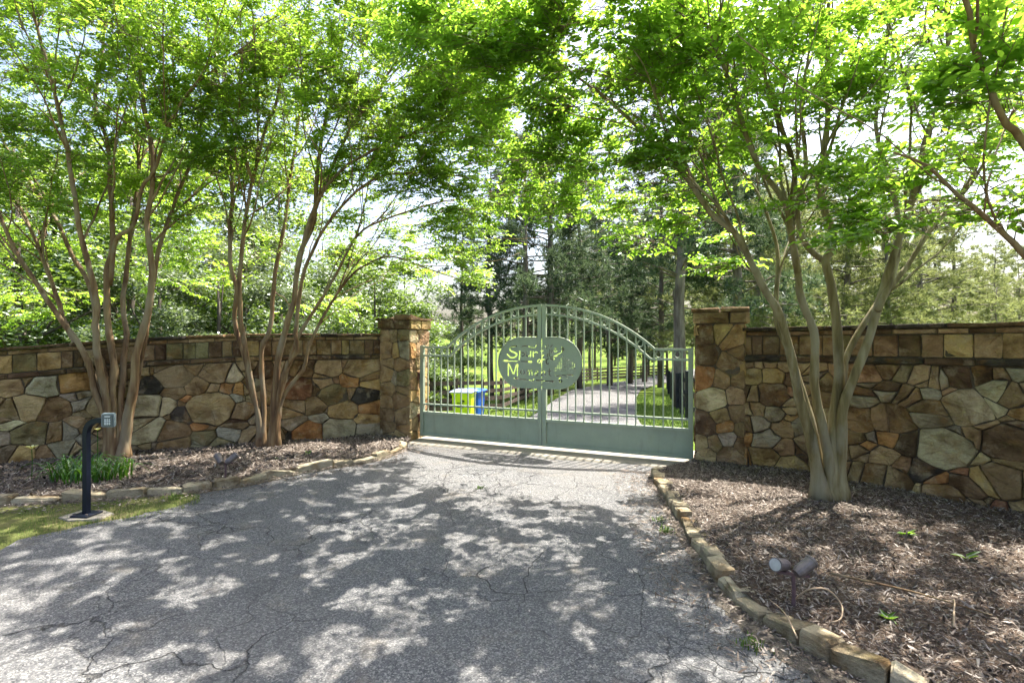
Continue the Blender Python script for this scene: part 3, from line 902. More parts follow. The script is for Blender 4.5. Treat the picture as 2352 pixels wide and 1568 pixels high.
# plaque outline and cut-out strokes, in plaque coordinates (metres)
PW, PH = .63, .362; PCS, PCZ = 1.993, 1.270
def pq(cx, cy): return ((cx - 1125) / 1550 * 2 * PW, -(cy - 835) / 980 * 2 * PH)
ST = []
def stk(w, *pts): ST.append(([pq(*p) for p in pts], w * (1.12 if w > 11 else 1.0) / 1550 * 2 * PW))
stk(28, (700, 512), (630, 520), (572, 560), (590, 608), (650, 636), (705, 668), (694, 712), (630, 742), (568, 728), (520, 672))
stk(24, (762, 612), (760, 700), (756, 782)); stk(20, (795, 640), (842, 648), (848, 690), (800, 714))
stk(20, (884, 618), (884, 688), (915, 712), (944, 694)); stk(22, (970, 618), (968, 715))
stk(20, (1022, 618), (1022, 715)); stk(18, (1045, 642), (1074, 622), (1102, 640))
stk(18, (1142, 766), (1106, 788), (1110, 826)); stk(18, (1132, 838), (1162, 806), (1156, 778))
stk(20, (1218, 684), (1188, 704), (1182, 760), (1178, 868)); stk(14, (1200, 770), (1232, 764))
stk(18, (1296, 652), (1276, 690), (1290, 724)); stk(22, (1306, 745), (1268, 776), (1262, 830), (1290, 858), (1302, 836))
stk(14, (1384, 482), (1352, 508), (1334, 540)); stk(16, (1326, 572), (1320, 640), (1318, 705)); stk(12, (1246, 512), (1272, 540), (1262, 566)); stk(12, (1292, 486), (1306, 510))
stk(14, (1352, 560), (1350, 645)); stk(12, (1364, 616), (1382, 606), (1386, 646))
stk(13, (1400, 576), (1442, 566), (1434, 544), (1404, 552)); stk(13, (1398, 598), (1428, 616), (1462, 598))
stk(14, (1330, 716), (1400, 706), (1460, 672), (1532, 630)); stk(34, (1548, 612), (1574, 566), (1552, 536))
stk(18, (1330, 744), (1380, 768), (1412, 752), (1396, 730)); stk(12, (1470, 690), (1440, 706), (1420, 690)); stk(12, (1156, 604), (1188, 608), (1214, 596))
stk(8, (436, 808), (468, 806)); stk(34, (470, 804), (520, 804)); stk(12, (530, 808), (716, 810)); stk(14, (790, 814), (930, 814)); stk(34, (944, 816), (985, 818))
stk(18, (800, 520), (860, 510), (930, 520), (1000, 540), (1056, 536), (1074, 492))
stk(24, (545, 868), (540, 1092)); stk(22, (568, 892), (634, 1056)); stk(24, (650, 1056), (700, 884)); stk(24, (722, 868), (718, 1088))
stk(20, (800, 986), (774, 1020), (800, 1060)); stk(20, (826, 1062), (856, 1026), (828, 986))
stk(20, (900, 984), (900, 1072)); stk(18, (922, 996), (944, 986), (948, 1072)); stk(18, (968, 996), (992, 986), (998, 1072))
stk(16, (1056, 1032), (1108, 1022), (1100, 988), (1066, 992)); stk(18, (1046, 1046), (1066, 1076), (1108, 1070))
stk(20, (1180, 984), (1180, 1076)); stk(18, (1204, 1000), (1230, 992), (1240, 1076))
stk(20, (1322, 940), (1316, 1056), (1350, 1076)); stk(12, (1284, 986), (1302, 985)); stk(12, (1334, 985), (1358, 983))
stk(14, (1420, 1040), (1440, 1070), (1500, 1070), (1580, 1055), (1630, 1050)); stk(22, (1646, 1046), (1740, 1050)); stk(22, (1540, 1090), (1500, 1130), (1506, 1180), (1544, 1180), (1536, 1152)); stk(12, (1560, 1078), (1620, 1086), (1660, 1110))
stk(24, (660, 1150), (730, 1146)); stk(14, (760, 1164), (950, 1170)); stk(16, (970, 1172), (1010, 1192), (1032, 1142)); stk(16, (1080, 1170), (1334, 1180)); stk(30, (1342, 1180), (1384, 1182))
RH = random.Random(8)
for gyy in range(690, 990, 26):
    for gxx in range(1400, 1800, 34):
        t = (gyy - 690) / 290
        lo = 1545 - 150 * t ** 1.3; hi = 1590 + 215 * min(1, max(0, (t - .1) * 1.8)) ** .6
        if lo < gxx < hi and RH.random() < .88:
            a = RH.uniform(-1.3, .5); l = RH.uniform(8, 13)
            stk(RH.uniform(6, 9), (gxx - l * math.cos(a), gyy - l * .75 * math.sin(a)), (gxx + l * math.cos(a), gyy + l * .75 * math.sin(a)))

def plaque_meshes():
    """sheet of small squares with the strokes cut out, one sheet for each leaf, 4 mm thick"""
    a = PW - PH; ce = .005
    xs = np.arange(-PW + ce / 2, PW, ce); zs = np.arange(-PH + ce / 2, PH, ce)
    X, Zg = np.meshgrid(xs, zs)
    dx = np.maximum(np.abs(X) - a, 0)
    solid = np.hypot(dx, Zg) < PH - .002
    for pts, w in ST:
        p = np.array(pts)
        if len(p) > 2: p = smooth_path(p, .012)
        tp = np.sin(np.linspace(.3, math.pi - .3, len(p))) ** .5 if len(p) > 2 else np.ones(len(p))
        hw = np.maximum((w / 2) * (.4 + .6 * tp), ce * .55)
        for k in range(len(p) - 1):
            e = p[k + 1] - p[k]; L2 = e.dot(e) + 1e-12
            t = np.clip(((X - p[k, 0]) * e[0] + (Zg - p[k, 1]) * e[1]) / L2, 0, 1)
            d = np.hypot(X - p[k, 0] - e[0] * t, Zg - p[k, 1] - e[1] * t)
            solid &= d > hw[k] + (hw[k + 1] - hw[k]) * t
    x_split = GC - PCS
    res = []
    for sgn in (1, -1):
        ok = solid & ((X < x_split - .004) if sgn == 1 else (X > x_split + .004))
        bm = bmesh.new(); vd = {}
        def vert(i, j):
            if (i, j) not in vd: vd[(i, j)] = bm.verts.new((-PW + i * ce + PCS, 0, -PH + j * ce + PCZ))
            return vd[(i, j)]
        for j, i in np.argwhere(ok):
            bm.faces.new((vert(i, j), vert(i + 1, j), vert(i + 1, j + 1), vert(i, j + 1)))
        # drop specks that hang on nothing
        bm.faces.ensure_lookup_table(); seen = set(); groups = []
        for f in bm.faces:
            if f.index in seen: continue
            st = [f]; grp = []; seen.add(f.index)
            while st:
                q = st.pop(); grp.append(q)
                for e in q.edges:
                    for h in e.link_faces:
                        if h.index not in seen: seen.add(h.index); st.append(h)
            groups.append(grp)
        groups.sort(key=len)
        bmesh.ops.delete(bm, geom=[f for grp in groups[:-1] for f in grp], context='FACES')
        ex = bmesh.ops.extrude_face_region(bm, geom=list(bm.faces))
        for v in ex['geom']:
            if isinstance(v, bmesh.types.BMVert): v.co.y += .004
        bmesh.ops.recalc_face_normals(bm, faces=bm.faces)
        m2 = bpy.data.meshes.new('sign_panel'); bm.to_mesh(m2); bm.free(); res.append(m2)
    rim = []
    for sgn in (-1, 1):
        pts = []
        for k in range(25):
            t = math.pi / 2 - math.pi * k / 24
            pts.append((sgn * (a + PH * math.cos(t)), PH * math.sin(t)))
        pts = [(x_split + sgn * .006, PH)] + pts + [(x_split + sgn * .006, -PH)]
        rim.append([(PCS + x, 0, PCZ + z) for x, z in pts])
    return res, rim
plates, rims = plaque_meshes()

def horseshoe(r):
    p = []
    for k in range(15):
        t = math.radians(-238 + 296 * k / 14)
        p.append((r * .8 * math.cos(t), 0, r * math.sin(t)))
    return p

def in_plaque(s, z, mrg=0.0):
    dx = abs(s - PCS) - (PW - PH); dz = z - PCZ
    d = abs(dz) if dx < 0 else math.hypot(dx, dz)
    return d < PH + mrg

def gate_leaf(s0, s1, hinge_left, plate, rim, label):
    root = empty('gate_leaf', (GL[0], GL[1], 0), GROT)
    tag(root, label, 'gate', 'leaves of the driveway gate')
    m = M['gate']; sw = .058
    so, si = (s0, s1) if hinge_left else (s1, s0)          # outer, inner ends
    sg = 1 if hinge_left else -1
    MB().box((so + sg * sw / 2, 0, (GZB + GZT) / 2 + .012), (sw, .055, GZT - GZB + .024)).build('hinge_stile', m, root)
    zt = top_z(si, 0) + .016
    zp_t = PCZ + PH + .002; zp_b = PCZ - PH - .002
    MB().box((si - sg * sw / 2, 0, (GZB + zp_b) / 2), (sw, .055, zp_b - GZB)).build('meeting_stile', m, root)
    MB().box((si - sg * sw / 2, -.012, (zp_t - .02 + zt) / 2), (sw, .055, zt - zp_t + .02)).build('meeting_stile', m, root)
    a, b = so + sg * (sw + .0015), si - sg * (sw + .0015)
    lo, hi = min(a, b), max(a, b)
    mb = MB(); flat_bar(mb, rail_path(lo, hi, 0, 60), .045, .03); mb.build('top_rail', m, root)
    mb = MB(); flat_bar(mb, rail_path(lo, hi, .13, 60), .04, .026); mb.build('inner_rail', m, root)
    MB().box(((lo + hi) / 2, 0, .585), (hi - lo, .036, .024)).build('middle_rail', m, root)
    MB().box(((lo + hi) / 2, 0, .452), (hi - lo, .05, .04)).build('panel_top_rail', m, root)
    MB().box(((lo + hi) / 2, 0, GZB + .02), (hi - lo, .05, .04)).build('bottom_rail', m, root)
    MB().box(((lo + hi) / 2, .006, (GZB + .04 + .432) / 2), (hi - lo, .006, .432 - GZB - .04 - .001)).build('lower_panel', m, root)
    nb = 16
    for k in range(nb):
        s = lo + (hi - lo) * (k + .62) / (nb + .25)
        z1 = top_z(s, 0) - .014
        r = .0085
        segs = [(.472, z1)]
        zz = np.linspace(.472, z1, 160)
        inside = [in_plaque(s, z, .004) for z in zz]
        if any(inside):
            i0 = inside.index(True); i1 = len(inside) - 1 - inside[::-1].index(True)
            segs = [(.472, zz[i0]), (zz[i1], z1)]
        for (p, q) in segs:
            if q - p > .02: MB().box((s, 0, (p + q) / 2), (r * 2, r * 2, q - p)).build('bar', m, root)
        # horseshoe in every other bay between the two top rails
        if k % 2 == 0 and k < nb - 1:
            sm = s + (hi - lo) / (nb + .25) / 2
            zc = (top_z(sm, .0) + top_z(sm, .13)) / 2
            V, F = tube_geo(np.array(horseshoe(.046)), .0105, 5)
            o = obj('horseshoe', mesh_from('horseshoe', V, F, True), m, root, (sm, 0, zc))
            sl = (top_z(sm + .02) - top_z(sm - .02)) / .04
            o.rotation_euler = (0, -math.atan(sl) * .6, 0)
    obj('sign_panel', plate, m, root, (0, -.028, 0))
    mb = MB(); V, F = tube_geo(np.array(rim), .0095, 6); mb.add(V, F); mb.build('sign_rim', m, root, (0, -.028, 0), True)
    for z in (.36, 1.02):
        mb = MB()
        x0 = so - sg * .03
        mb.box((x0, 0, z), (.046, .05, .10)).box((so - sg * .052, 0, z), (.01, .11, .15)).tube([(x0, -.03, z - .065), (x0, -.03, z + .065)], .016, 8)
        mb.build('hinge', M['hinge'], root)
    return root
gate_leaf(0, GC - .004, True, plates[0], rims[0], 'left leaf of the sage green metal gate, carrying the word Spur')
gate_leaf(GC + .004, GLEN, False, plates[1], rims[1], 'right leaf of the sage green metal gate, beside the right pillar')

# ------------------------------------------------------------------ keypad post, spotlights
kx, ky = -3.86, 4.74
Rr = random.Random(2)
pad = MB(); ang = [math.radians(a) for a in (20, 75, 130, 200, 255, 320)]
o_ = [(.20 * math.cos(a) * 1.15 * w, .16 * math.sin(a) * w) for a, w in zip(ang, (1, .9, 1.1, 1, .92, 1.08))]
pad.add([(x, y, 0) for x, y in o_] + [(x * .95, y * .95, .030) for x, y in o_], [tuple(range(5, -1, -1))[::-1][::-1], (6, 7, 8, 9, 10, 11)] + [(i, (i + 1) % 6, 6 + (i + 1) % 6, 6 + i) for i in range(6)])
tag(pad.build('concrete_footing', M['concrete'], None, (kx, ky, 0)), 'small rough concrete footing under the keypad post', 'footing')
kp = empty('keypad_post', (kx, ky, .030), math.radians(-6)); tag(kp, 'navy bent steel post carrying a grey entry keypad', 'keypad post')
bm = bmesh.new(); bmesh.ops.create_cube(bm, size=1)
for v_ in bm.verts: v_.co = Vector((v_.co.x * .17, v_.co.y * .17, (v_.co.z + .5) * .016))
bmesh.ops.bevel(bm, geom=list(bm.edges), offset=.004, segments=1, affect='EDGES')
me = bpy.data.meshes.new('base_plate'); bm.to_mesh(me); bm.free(); obj('base_plate', me, M['post'], kp)
path = [(0, 0, .016), (0, 0, .74)] + [(.12 - .12 * math.cos(t), 0, .74 + .12 * math.sin(t)) for t in np.linspace(.15, math.pi / 2, 8)] + [(.2, 0, .86)]
V, F = tube_geo(np.array(path), .031, 4, True, math.pi / 4)
me = mesh_from('post', V, F)
obj('post', me, M['post'], kp)
for sx in (-.06, .06):
    for sy in (-.06, .06): MB().tube([(sx, sy, .016), (sx, sy, .03)], .011, 6).build('bolt', M['lamp'], kp)
kb = MB()
bm = bmesh.new(); bmesh.ops.create_cube(bm, size=1)
for v_ in bm.verts: v_.co = Vector((v_.co.x * .104, v_.co.y * .05, v_.co.z * .125))
bmesh.ops.bevel(bm, geom=list(bm.edges), offset=.008, segments=2, affect='EDGES')
me = bpy.data.meshes.new('keypad_box'); bm.to_mesh(me); bm.free()
box = obj('keypad_box', me, M['keybox'], kp, (.235, -.015, .868)); box.rotation_euler = (0, 0, math.radians(12))
MB().box((.004, -.0265, -.004), (.088, .004, .112)).build('keypad_face', M['keyface'], box)
MB().box((.006, -.0295, .034), (.046, .003, .008)).build('brand_plate', M['button'], box)
for r_ in range(4):
    for c_ in range(3): MB().box((-.012 + c_ * .018, -.030, .008 - r_ * .014), (.011, .004, .008)).build('button', M['button'], box)

def spotlight(loc, rz, heads, label):
    root = empty('garden_spotlight', loc, rz); tag(root, label, 'spotlight', 'twin garden spotlights')
    MB().tube([(0, 0, -.06), (.004, 0, .10), (0, 0, .19)], .0105, 8).build('stake', M['lamp_stake'], root)
    MB().box((0, 0, .19), (.17, .022, .014)).build('crossbar', M['lamp_stake'], root)
    for (x, d) in heads:
        d = Vector(d).normalized(); c = Vector((x, 0, .235))
        h = MB()
        prof = [(-.062, .010), (-.060, .026), (-.03, .034), (.055, .036), (.058, .040), (.068, .040)]
        pts = [c + d * a for a, r in prof]
        h.tube([tuple(p) for p in pts], [r for a, r in prof], 14)
        ob = h.build('lamp_head', M['lamp'], root, smooth=False)
        l = MB(); l.tube([tuple(c + d * .0685), tuple(c + d * .071)], .034, 14); l.build('lens', M['lens'], ob)
        MB().tube([(x, 0, .19), (x, 0, .215)], .009, 6).build('bracket', M['lamp_stake'], ob)
    return root
def onbed(at, x, y):
    best = None
    for u in np.linspace(0, 1, 201):
        for v in (0, .25, .5, .75, 1):
            pass
    U, Vv = np.meshgrid(np.linspace(0, 1, 160), np.linspace(0, 1, 60))
    P = at(U, Vv).reshape(-1, 3)
    return float(P[np.argmin((P[:, 0] - x) ** 2 + (P[:, 1] - y) ** 2), 2])
sx, sy = 1.63, 3.03
spotlight((sx, sy, onbed(bed_r, sx, sy)), math.radians(-20), [(-.06, (-.55, -.75, .22)), (.055, (.55, .35, .38))], 'twin garden spotlight on a mauve stake in the right bed, nearest the camera')
sx, sy = -3.14, 5.72
spotlight((sx, sy, onbed(bed_l, sx, sy)), math.radians(5), [(-.06, (-.55, .5, .5)), (.06, (.6, .45, .5))], 'twin garden spotlight on a stake in the left bed, between the two trees')
# low-voltage cable by the right spotlight
zb_ = onbed(bed_r, 1.8, 3.0)
cab = smooth_path([(1.64, 3.05, zb_ + .02), (1.70, 3.0, zb_ + .11), (1.80, 2.98, zb_ + .12), (1.86, 2.95, zb_ + .05), (1.80, 2.86, zb_ + .02), (1.73, 2.83, zb_ + .015)], .03)
V, F = tube_geo(cab, .005, 5); tag(obj('lamp_cable', mesh_from('lamp_cable', V, F, True), M['cable']), 'thin tan cable looping from the right spotlight into the mulch', 'cable')

# ------------------------------------------------------------------ the four multi-stemmed trees at the wall
def leaf_verts(L, W, fold, curl):
    """six points: base, two left, tip, two right"""
    return np.array(((0, 0, 0), (L * .32, W * .48, fold), (L * .70, W * .36, fold * .7 - curl * .4), (L, 0, -curl), (L * .70, -W * .36, fold * .7 - curl * .4), (L * .32, -W * .48, fold)))
LEAF_F = np.array(((0, 1, 2, 3), (0, 3, 4, 5)))

def spray_template(g, leaf, wide, n_side, length):
    """leaves of one leafy shoot in its own frame: x along the shoot, z up"""
    out = []
    axes = [((0, 0, 0), (1, 0, 0), length)]
    for k in range(n_side):
        a = g.uniform(.12, .75) * length; an = g.choice((-1, 1)) * g.uniform(.5, .95)
        axes.append(((a, 0, g.normal(0, .02)), (math.cos(an), math.sin(an), g.normal(.08, .15)), length * g.uniform(.4, .7)))
    for o0, d, l in axes:
        o0 = np.array(o0); d = np.array(d) / np.linalg.norm(d)
        m = max(3, int(l / (leaf * .55)))
        for i in range(m):
            t = (i + .6) / m
            p = o0 + d * l * t - np.array((0, 0, .10 * l * t * t))
            for sgn in (-1, 1):
                if g.random() < .07: continue
                an = sgn * g.uniform(.65, 1.2)
                ax = np.array((d[0] * math.cos(an) - d[1] * math.sin(an), d[0] * math.sin(an) + d[1] * math.cos(an), g.normal(-.12, .28)))
                ax /= np.linalg.norm(ax)
                up = np.array((g.normal(0, .38), g.normal(0, .38), 1)); up -= ax * up.dot(ax); up /= np.linalg.norm(up)
                sd = np.cross(up, ax)
                s = leaf * g.uniform(.55, 1.25) * (1 - .25 * t)
                lv = leaf_verts(s, s * wide, s * .10, s * g.uniform(.0, .25))
                out.append(p + lv[:, :1] * ax + lv[:, 1:2] * sd + lv[:, 2:] * up)
    return np.array(out), axes            # (nl, 6, 3)

_gn = np.random.default_rng(909)
_val = _gn.random((64, 64))
def crown_gap(p):
    """1 where the crowns stay open along the sun's direction (gaps a hand to an arm wide)"""
    q = p[:, :2] - np.array((to_sun.x, to_sun.y)) / to_sun.z * p[:, 2:3]
    tot = 0
    for sc_, w in ((2.9, .9), (6.8, 1.0), (13.0, .5)):
        u = q * sc_ + sc_ * 3.7; i = np.floor(u).astype(int); f = u - i; f = f * f * (3 - 2 * f)
        a = _val[i[:, 0] % 64, i[:, 1] % 64]; b = _val[(i[:, 0] + 1) % 64, i[:, 1] % 64]; c = _val[i[:, 0] % 64, (i[:, 1] + 1) % 64]; d = _val[(i[:, 0] + 1) % 64, (i[:, 1] + 1) % 64]
        tot = tot + w * ((a * (1 - f[:, 0]) + b * f[:, 0]) * (1 - f[:, 1]) + (c * (1 - f[:, 0]) + d * f[:, 0]) * f[:, 1])
    return tot / 2.4 > .537

def myrtle(label, stems, base, blobs, leaf, wide, mat_leaf, mat_bark, seed, dens, zfoot=.06, flare=1.0, solo=0, spray_len=.34, side=4, clump=7):
    g = np.random.default_rng(seed)
    bx, by = base
    root = empty('crape_myrtle_tree', (bx, by, zfoot)); tag(root, label, 'tree', 'multi-stemmed trees by the stone walls')
    org = np.array((bx, by, zfoot))
    nodes = []; nrad = []; ndir = []
    for si, (pts, Zend, r0, r1) in enumerate(stems):
        Zs = pts[0][2] if len(pts[0]) > 2 else by
        r0 = r0 * .80; r1 = r1 * .85
        n = len(pts); W = []
        ln = np.concatenate(([0], np.cumsum([math.hypot(pts[i + 1][0] - pts[i][0], pts[i + 1][1] - pts[i][1]) for i in range(n - 1)]))); ln /= ln[-1]
        for q, t in zip(pts, ln):
            W.append(P3(q[0], q[1], Zs + (Zend - Zs) * t ** 1.15))
        W = smooth_path(W, .11)
        m = len(W); tt = np.linspace(0, 1, m)
        W[1:, 0] += np.cumsum(g.normal(0, .004, m - 1)); W[1:, 1] += np.cumsum(g.normal(0, .005, m - 1))
        rad = r0 + (r1 - r0) * tt ** .8
        low = np.clip((W[:, 2] - zfoot) / .45, 0, 1)
        if W[0, 2] < zfoot + .3: rad = rad * (1 + flare * .85 * (1 - low) ** 2.6)
        rad = rad * (1 + .06 * np.sin(np.arange(m) * 1.7 + si))
        V, F = tube_geo(W - org, rad, 10)
        obj('stem', mesh_from('stem', V, F, True), mat_bark, root)
        T = np.gradient(W, axis=0); T /= np.linalg.norm(T, axis=1)[:, None]
        k0 = int(m * .30)
        nodes.append(W[k0:]); nrad.append(rad[k0:]); ndir.append(T[k0:])
        for b in range(side):
            t0 = g.uniform(.42, .9); j0 = int(m * t0)
            if W[j0, 2] < zfoot + 1.2: continue
            dr = T[j0] + np.array((g.normal(0, .42), g.normal(0, .42), g.uniform(-.05, .3))); dr /= np.linalg.norm(dr)
            l = g.uniform(1.2, 2.6); nn = int(l / .13)
            P = [W[j0].copy()]; dcur = dr.copy()
            for q in range(nn):
                dcur = dcur + g.normal(0, .09, 3) + np.array((0, 0, .02)); dcur /= np.linalg.norm(dcur)
                P.append(P[-1] + dcur * .13)
            P = np.array(P); rb = np.linspace(rad[j0] * g.uniform(.35, .58), .004, len(P))
            V, F = tube_geo(P - org, rb, 7)
            obj('branch', mesh_from('branch', V, F, True), mat_bark, root)
            Tb = np.gradient(P, axis=0); Tb /= np.linalg.norm(Tb, axis=1)[:, None]
            nodes.append(P[2:]); nrad.append(rb[2:]); ndir.append(Tb[2:])
    nodes = np.concatenate(nodes); nrad = np.concatenate(nrad); ndir = np.concatenate(ndir)
    cap = 60000
    NB = np.zeros((cap, 3)); RB = np.zeros(cap); DB = np.zeros((cap, 3)); cnt = len(nodes)
    NB[:cnt] = nodes; RB[:cnt] = nrad; DB[:cnt] = ndir
    # leafy shoots wanted inside the crown's lobes
    T = []
    for (x, y, Z, rx, ry, rz, n) in blobs:
        n = int(n * dens * (.32 if y < -50 else 1.0)); rz = rz * .62; c = P3(x, y, Z); k = Z / FPX
        u = g.normal(size=(n, 3)); u /= np.linalg.norm(u, axis=1)[:, None]
        u *= g.random((n, 1)) ** (1 / 2.4)
        nc = max(3, n // clump); ci = g.integers(0, nc, n)
        u = u[:nc][ci] * .95 + g.normal(0, .15, (n, 3)) * np.array((1, 1, .55)) * (1.5 if rx * k < .8 else 1.0)
        T.append(c + u * np.array((rx * k, rz, ry * k)))
    T = np.concatenate(T)
    T = T[T[:, 2] > 1.95]
    ctr = np.array((bx, by, 2.2))
    T = T[np.argsort(np.linalg.norm(T - ctr, axis=1) + g.normal(0, .25, len(T)))]
    tmpl = [spray_template(g, leaf, wide, int(g.integers(2, 5)), spray_len * g.uniform(.8, 1.25)) for _ in range(14)]
    TV = []; TF = []; base_i = 0; LV = []; LT = []
    def add_tube(pts, rad, n):
        nonlocal base_i
        V, F = tube_geo(pts, rad, n, False)
        TV.append(np.array(V)); TF.append(np.array(F) + base_i); base_i += len(V)
    for p in T:
        dv = NB[:cnt] - p
        dd = np.sqrt((dv ** 2).sum(1))
        cost = dd + np.where(NB[:cnt, 2] > p[2] + .15, .8 * (NB[:cnt, 2] - p[2]), 0) - .35 * (DB[:cnt] * (-dv)).sum(1) / (dd + .05) * .5
        j = int(np.argmin(cost))
        a = NB[j]; d = np.linalg.norm(p - a)
        if d > 3.2: continue
        if d > .10:
            m1 = a + DB[j] * d * .42 + np.array((0, 0, .05 * d)); m2 = p - (p - a) * .28 + np.array((0, 0, .10 * d)) + g.normal(0, .05 * d, 3)
            n = max(3, int(d / .14) + 1); t = np.linspace(0, 1, n)[:, None]
            path = a * (1 - t) ** 3 + 3 * m1 * t * (1 - t) ** 2 + 3 * m2 * t * t * (1 - t) + p * t ** 3
            if n > 4: path[1:-1] += g.normal(0, .012, (n - 2, 3))
            ra = min(RB[j] * .72, .0045 + .011 * d); rr = np.linspace(ra, .0028, n)
            add_tube(path - org, rr, 5 if ra > .008 else 3)
            tg = np.gradient(path, axis=0); tg /= np.linalg.norm(tg, axis=1)[:, None] + 1e-9
            if cnt + n < cap:
                NB[cnt:cnt + n] = path; RB[cnt:cnt + n] = rr; DB[cnt:cnt + n] = tg; cnt += n
            dirn = tg[-1]
        else:
            dirn = DB[j]
        outw = p - ctr; outw /= np.linalg.norm(outw) + 1e-6
        f = dirn * .7 + outw * .5 + g.normal(0, .35, 3); f[2] = f[2] * .35 - .02
        f /= np.linalg.norm(f) + 1e-9
        up = np.array((0, 0, 1.0)) + g.normal(0, .22, 3); up -= f * up.dot(f); up /= np.linalg.norm(up)
        s = np.cross(up, f)
        R3 = np.stack((f, s, up))
        tv, axes = tmpl[int(g.integers(len(tmpl)))]
        sc_ = g.uniform(.85, 1.2)
        LV.append((tv * sc_) @ R3 + (p - f * .08))
        LT.append(np.repeat(np.clip(g.normal(.5, .2) + g.normal(0, .22, len(tv)), 0, 1), 6))
        o0, d0, l0 = axes[0]
        add_tube(np.array((p - f * .08, p + f * l0 * sc_ * .6 - np.array((0, 0, .02)), p + f * l0 * sc_ * .92 - np.array((0, 0, .045)))) - org, np.array((.003, .0022, .0012)), 3)
    LVc = np.concatenate(LV).reshape(-1, 6, 3); LT = np.concatenate(LT)
    keep = ~crown_gap(LVc.mean(1)) | (g.random(len(LVc)) < .06)  # thins leaves in sun-aligned holes, shaped to let sun patches onto the drive
    LT = LT.reshape(-1, 6)[keep].ravel(); LVc = LVc[keep]
    o = obj('twigs', mesh_np('twigs', np.concatenate(TV), np.concatenate(TF), True), M['twig'], root); o['kind'] = 'stuff'
    if solo:
        # the leaves nearest the camera stand as single parts
        c = LVc.mean(1)
        ind = (np.abs(c[:, 0] / c[:, 1]) < .98) & (c[:, 1] > .8) & (c[:, 2] - EYE < c[:, 1] * .64)
        dist = np.where(ind, np.linalg.norm(c - np.array((0, 0, EYE)), axis=1), 1e9)
        pick = np.argsort(dist)[:solo]
        proto = []
        for k in pick:
            lv = LVc[k]; o3 = lv[0]
            me = mesh_np('leaf', lv - o3, LEAF_F, False, LT[k * 6:k * 6 + 6])
            obj('leaf', me, mat_leaf, root, tuple(o3 - org))
        keep = np.ones(len(LVc), bool); keep[pick] = False
        LT = LT.reshape(-1, 6)[keep].ravel(); LVc = LVc[keep]
    V = LVc.reshape(-1, 3) - org
    F = (LEAF_F[None] + 6 * np.arange(len(LVc))[:, None, None]).reshape(-1, 4)
    o = obj('crown', mesh_np('crown', V, F, False, LT), mat_leaf, root); o['kind'] = 'stuff'
    print('tree leaves', len(LVc), 'nodes', cnt)
    return root

T1 = [([(248, 1062), (244, 985), (234, 939), (212, 889), (202, 846), (173, 785), (126, 720), (86, 659), (43, 595), (0, 509), (-40, 400), (-60, 250)], 6.2, .062, .014),
      ([(250, 1062), (248, 985), (245, 925), (202, 831), (162, 759), (144, 713), (119, 640), (101, 586), (53, 480), (0, 420), (-60, 300)], 7.3, .062, .012),
      ([(256, 1060), (254, 985), (252, 918), (223, 803), (216, 738), (200, 650), (158, 586), (110, 490), (29, 379), (-20, 300), (-60, 160)], 7.8, .060, .012),
      ([(258, 1062), (252, 985), (245, 911), (230, 839), (222, 749), (226, 700), (200, 590), (182, 518), (163, 384), (144, 288), (115, 158), (77, 20), (50, -120)], 6.0, .066, .014),
      ([(262, 1062), (262, 960), (259, 893), (266, 849), (256, 767), (250, 700), (252, 624), (269, 552), (259, 432), (250, 336), (216, 240), (230, 120), (245, -60)], 7.0, .068, .014),
      ([(252, 655, 6.82), (269, 552), (307, 518), (326, 432), (355, 394), (390, 300), (442, 216), (504, 158), (590, 90)], 6.3, .040, .011),
      ([(270, 1060), (275, 985), (277, 911), (281, 821), (288, 767), (280, 690), (293, 552), (312, 410), (305, 280), (298, 144), (300, -60)], 7.7, .056, .012),
      ([(284, 1062), (288, 975), (306, 893), (313, 803), (335, 731), (348, 640), (350, 600), (341, 504), (355, 440), (352, 336), (330, 200), (320, 60), (315, -80)], 6.7, .076, .014),
      ([(286, 1062), (300, 960), (318, 850), (338, 750), (352, 620), (365, 560), (408, 446), (446, 355), (470, 250), (500, 120), (520, -20)], 7.4, .055, .012)]
T1B = [(60, 330, 6.6, 190, 150, 1.3, 200), (250, 180, 6.6, 230, 160, 1.6, 300), (450, 290, 6.8, 150, 130, 1.2, 160), (110, 60, 6.4, 240, 160, 1.6, 250), (380, 60, 6.4, 220, 150, 1.6, 240),
       (0, 600, 7.6, 130, 120, .6, 70), (420, 560, 8.0, 110, 110, .7, 90), (180, 440, 7.0, 200, 90, 1.4, 120), (250, -160, 6.0, 330, 150, 1.6, 220), (420, 400, 7.6, 140, 100, .8, 90), (60, 690, 8.4, 160, 70, .5, 60), (20, 200, 6.9, 200, 160, 1.2, 190), (40, 20, 6.6, 180, 120, 1.2, 150), (120, 520, 7.5, 150, 80, .7, 70), (380, 480, 7.3, 120, 90, .7, 75), (330, 330, 7.3, 170, 120, 1.0, 110), (120, 380, 7.2, 200, 90, 1.0, 120), (560, 220, 7.2, 160, 160, 1.2, 130), (-60, 470, 7.0, 150, 130, 1.0, 90)]
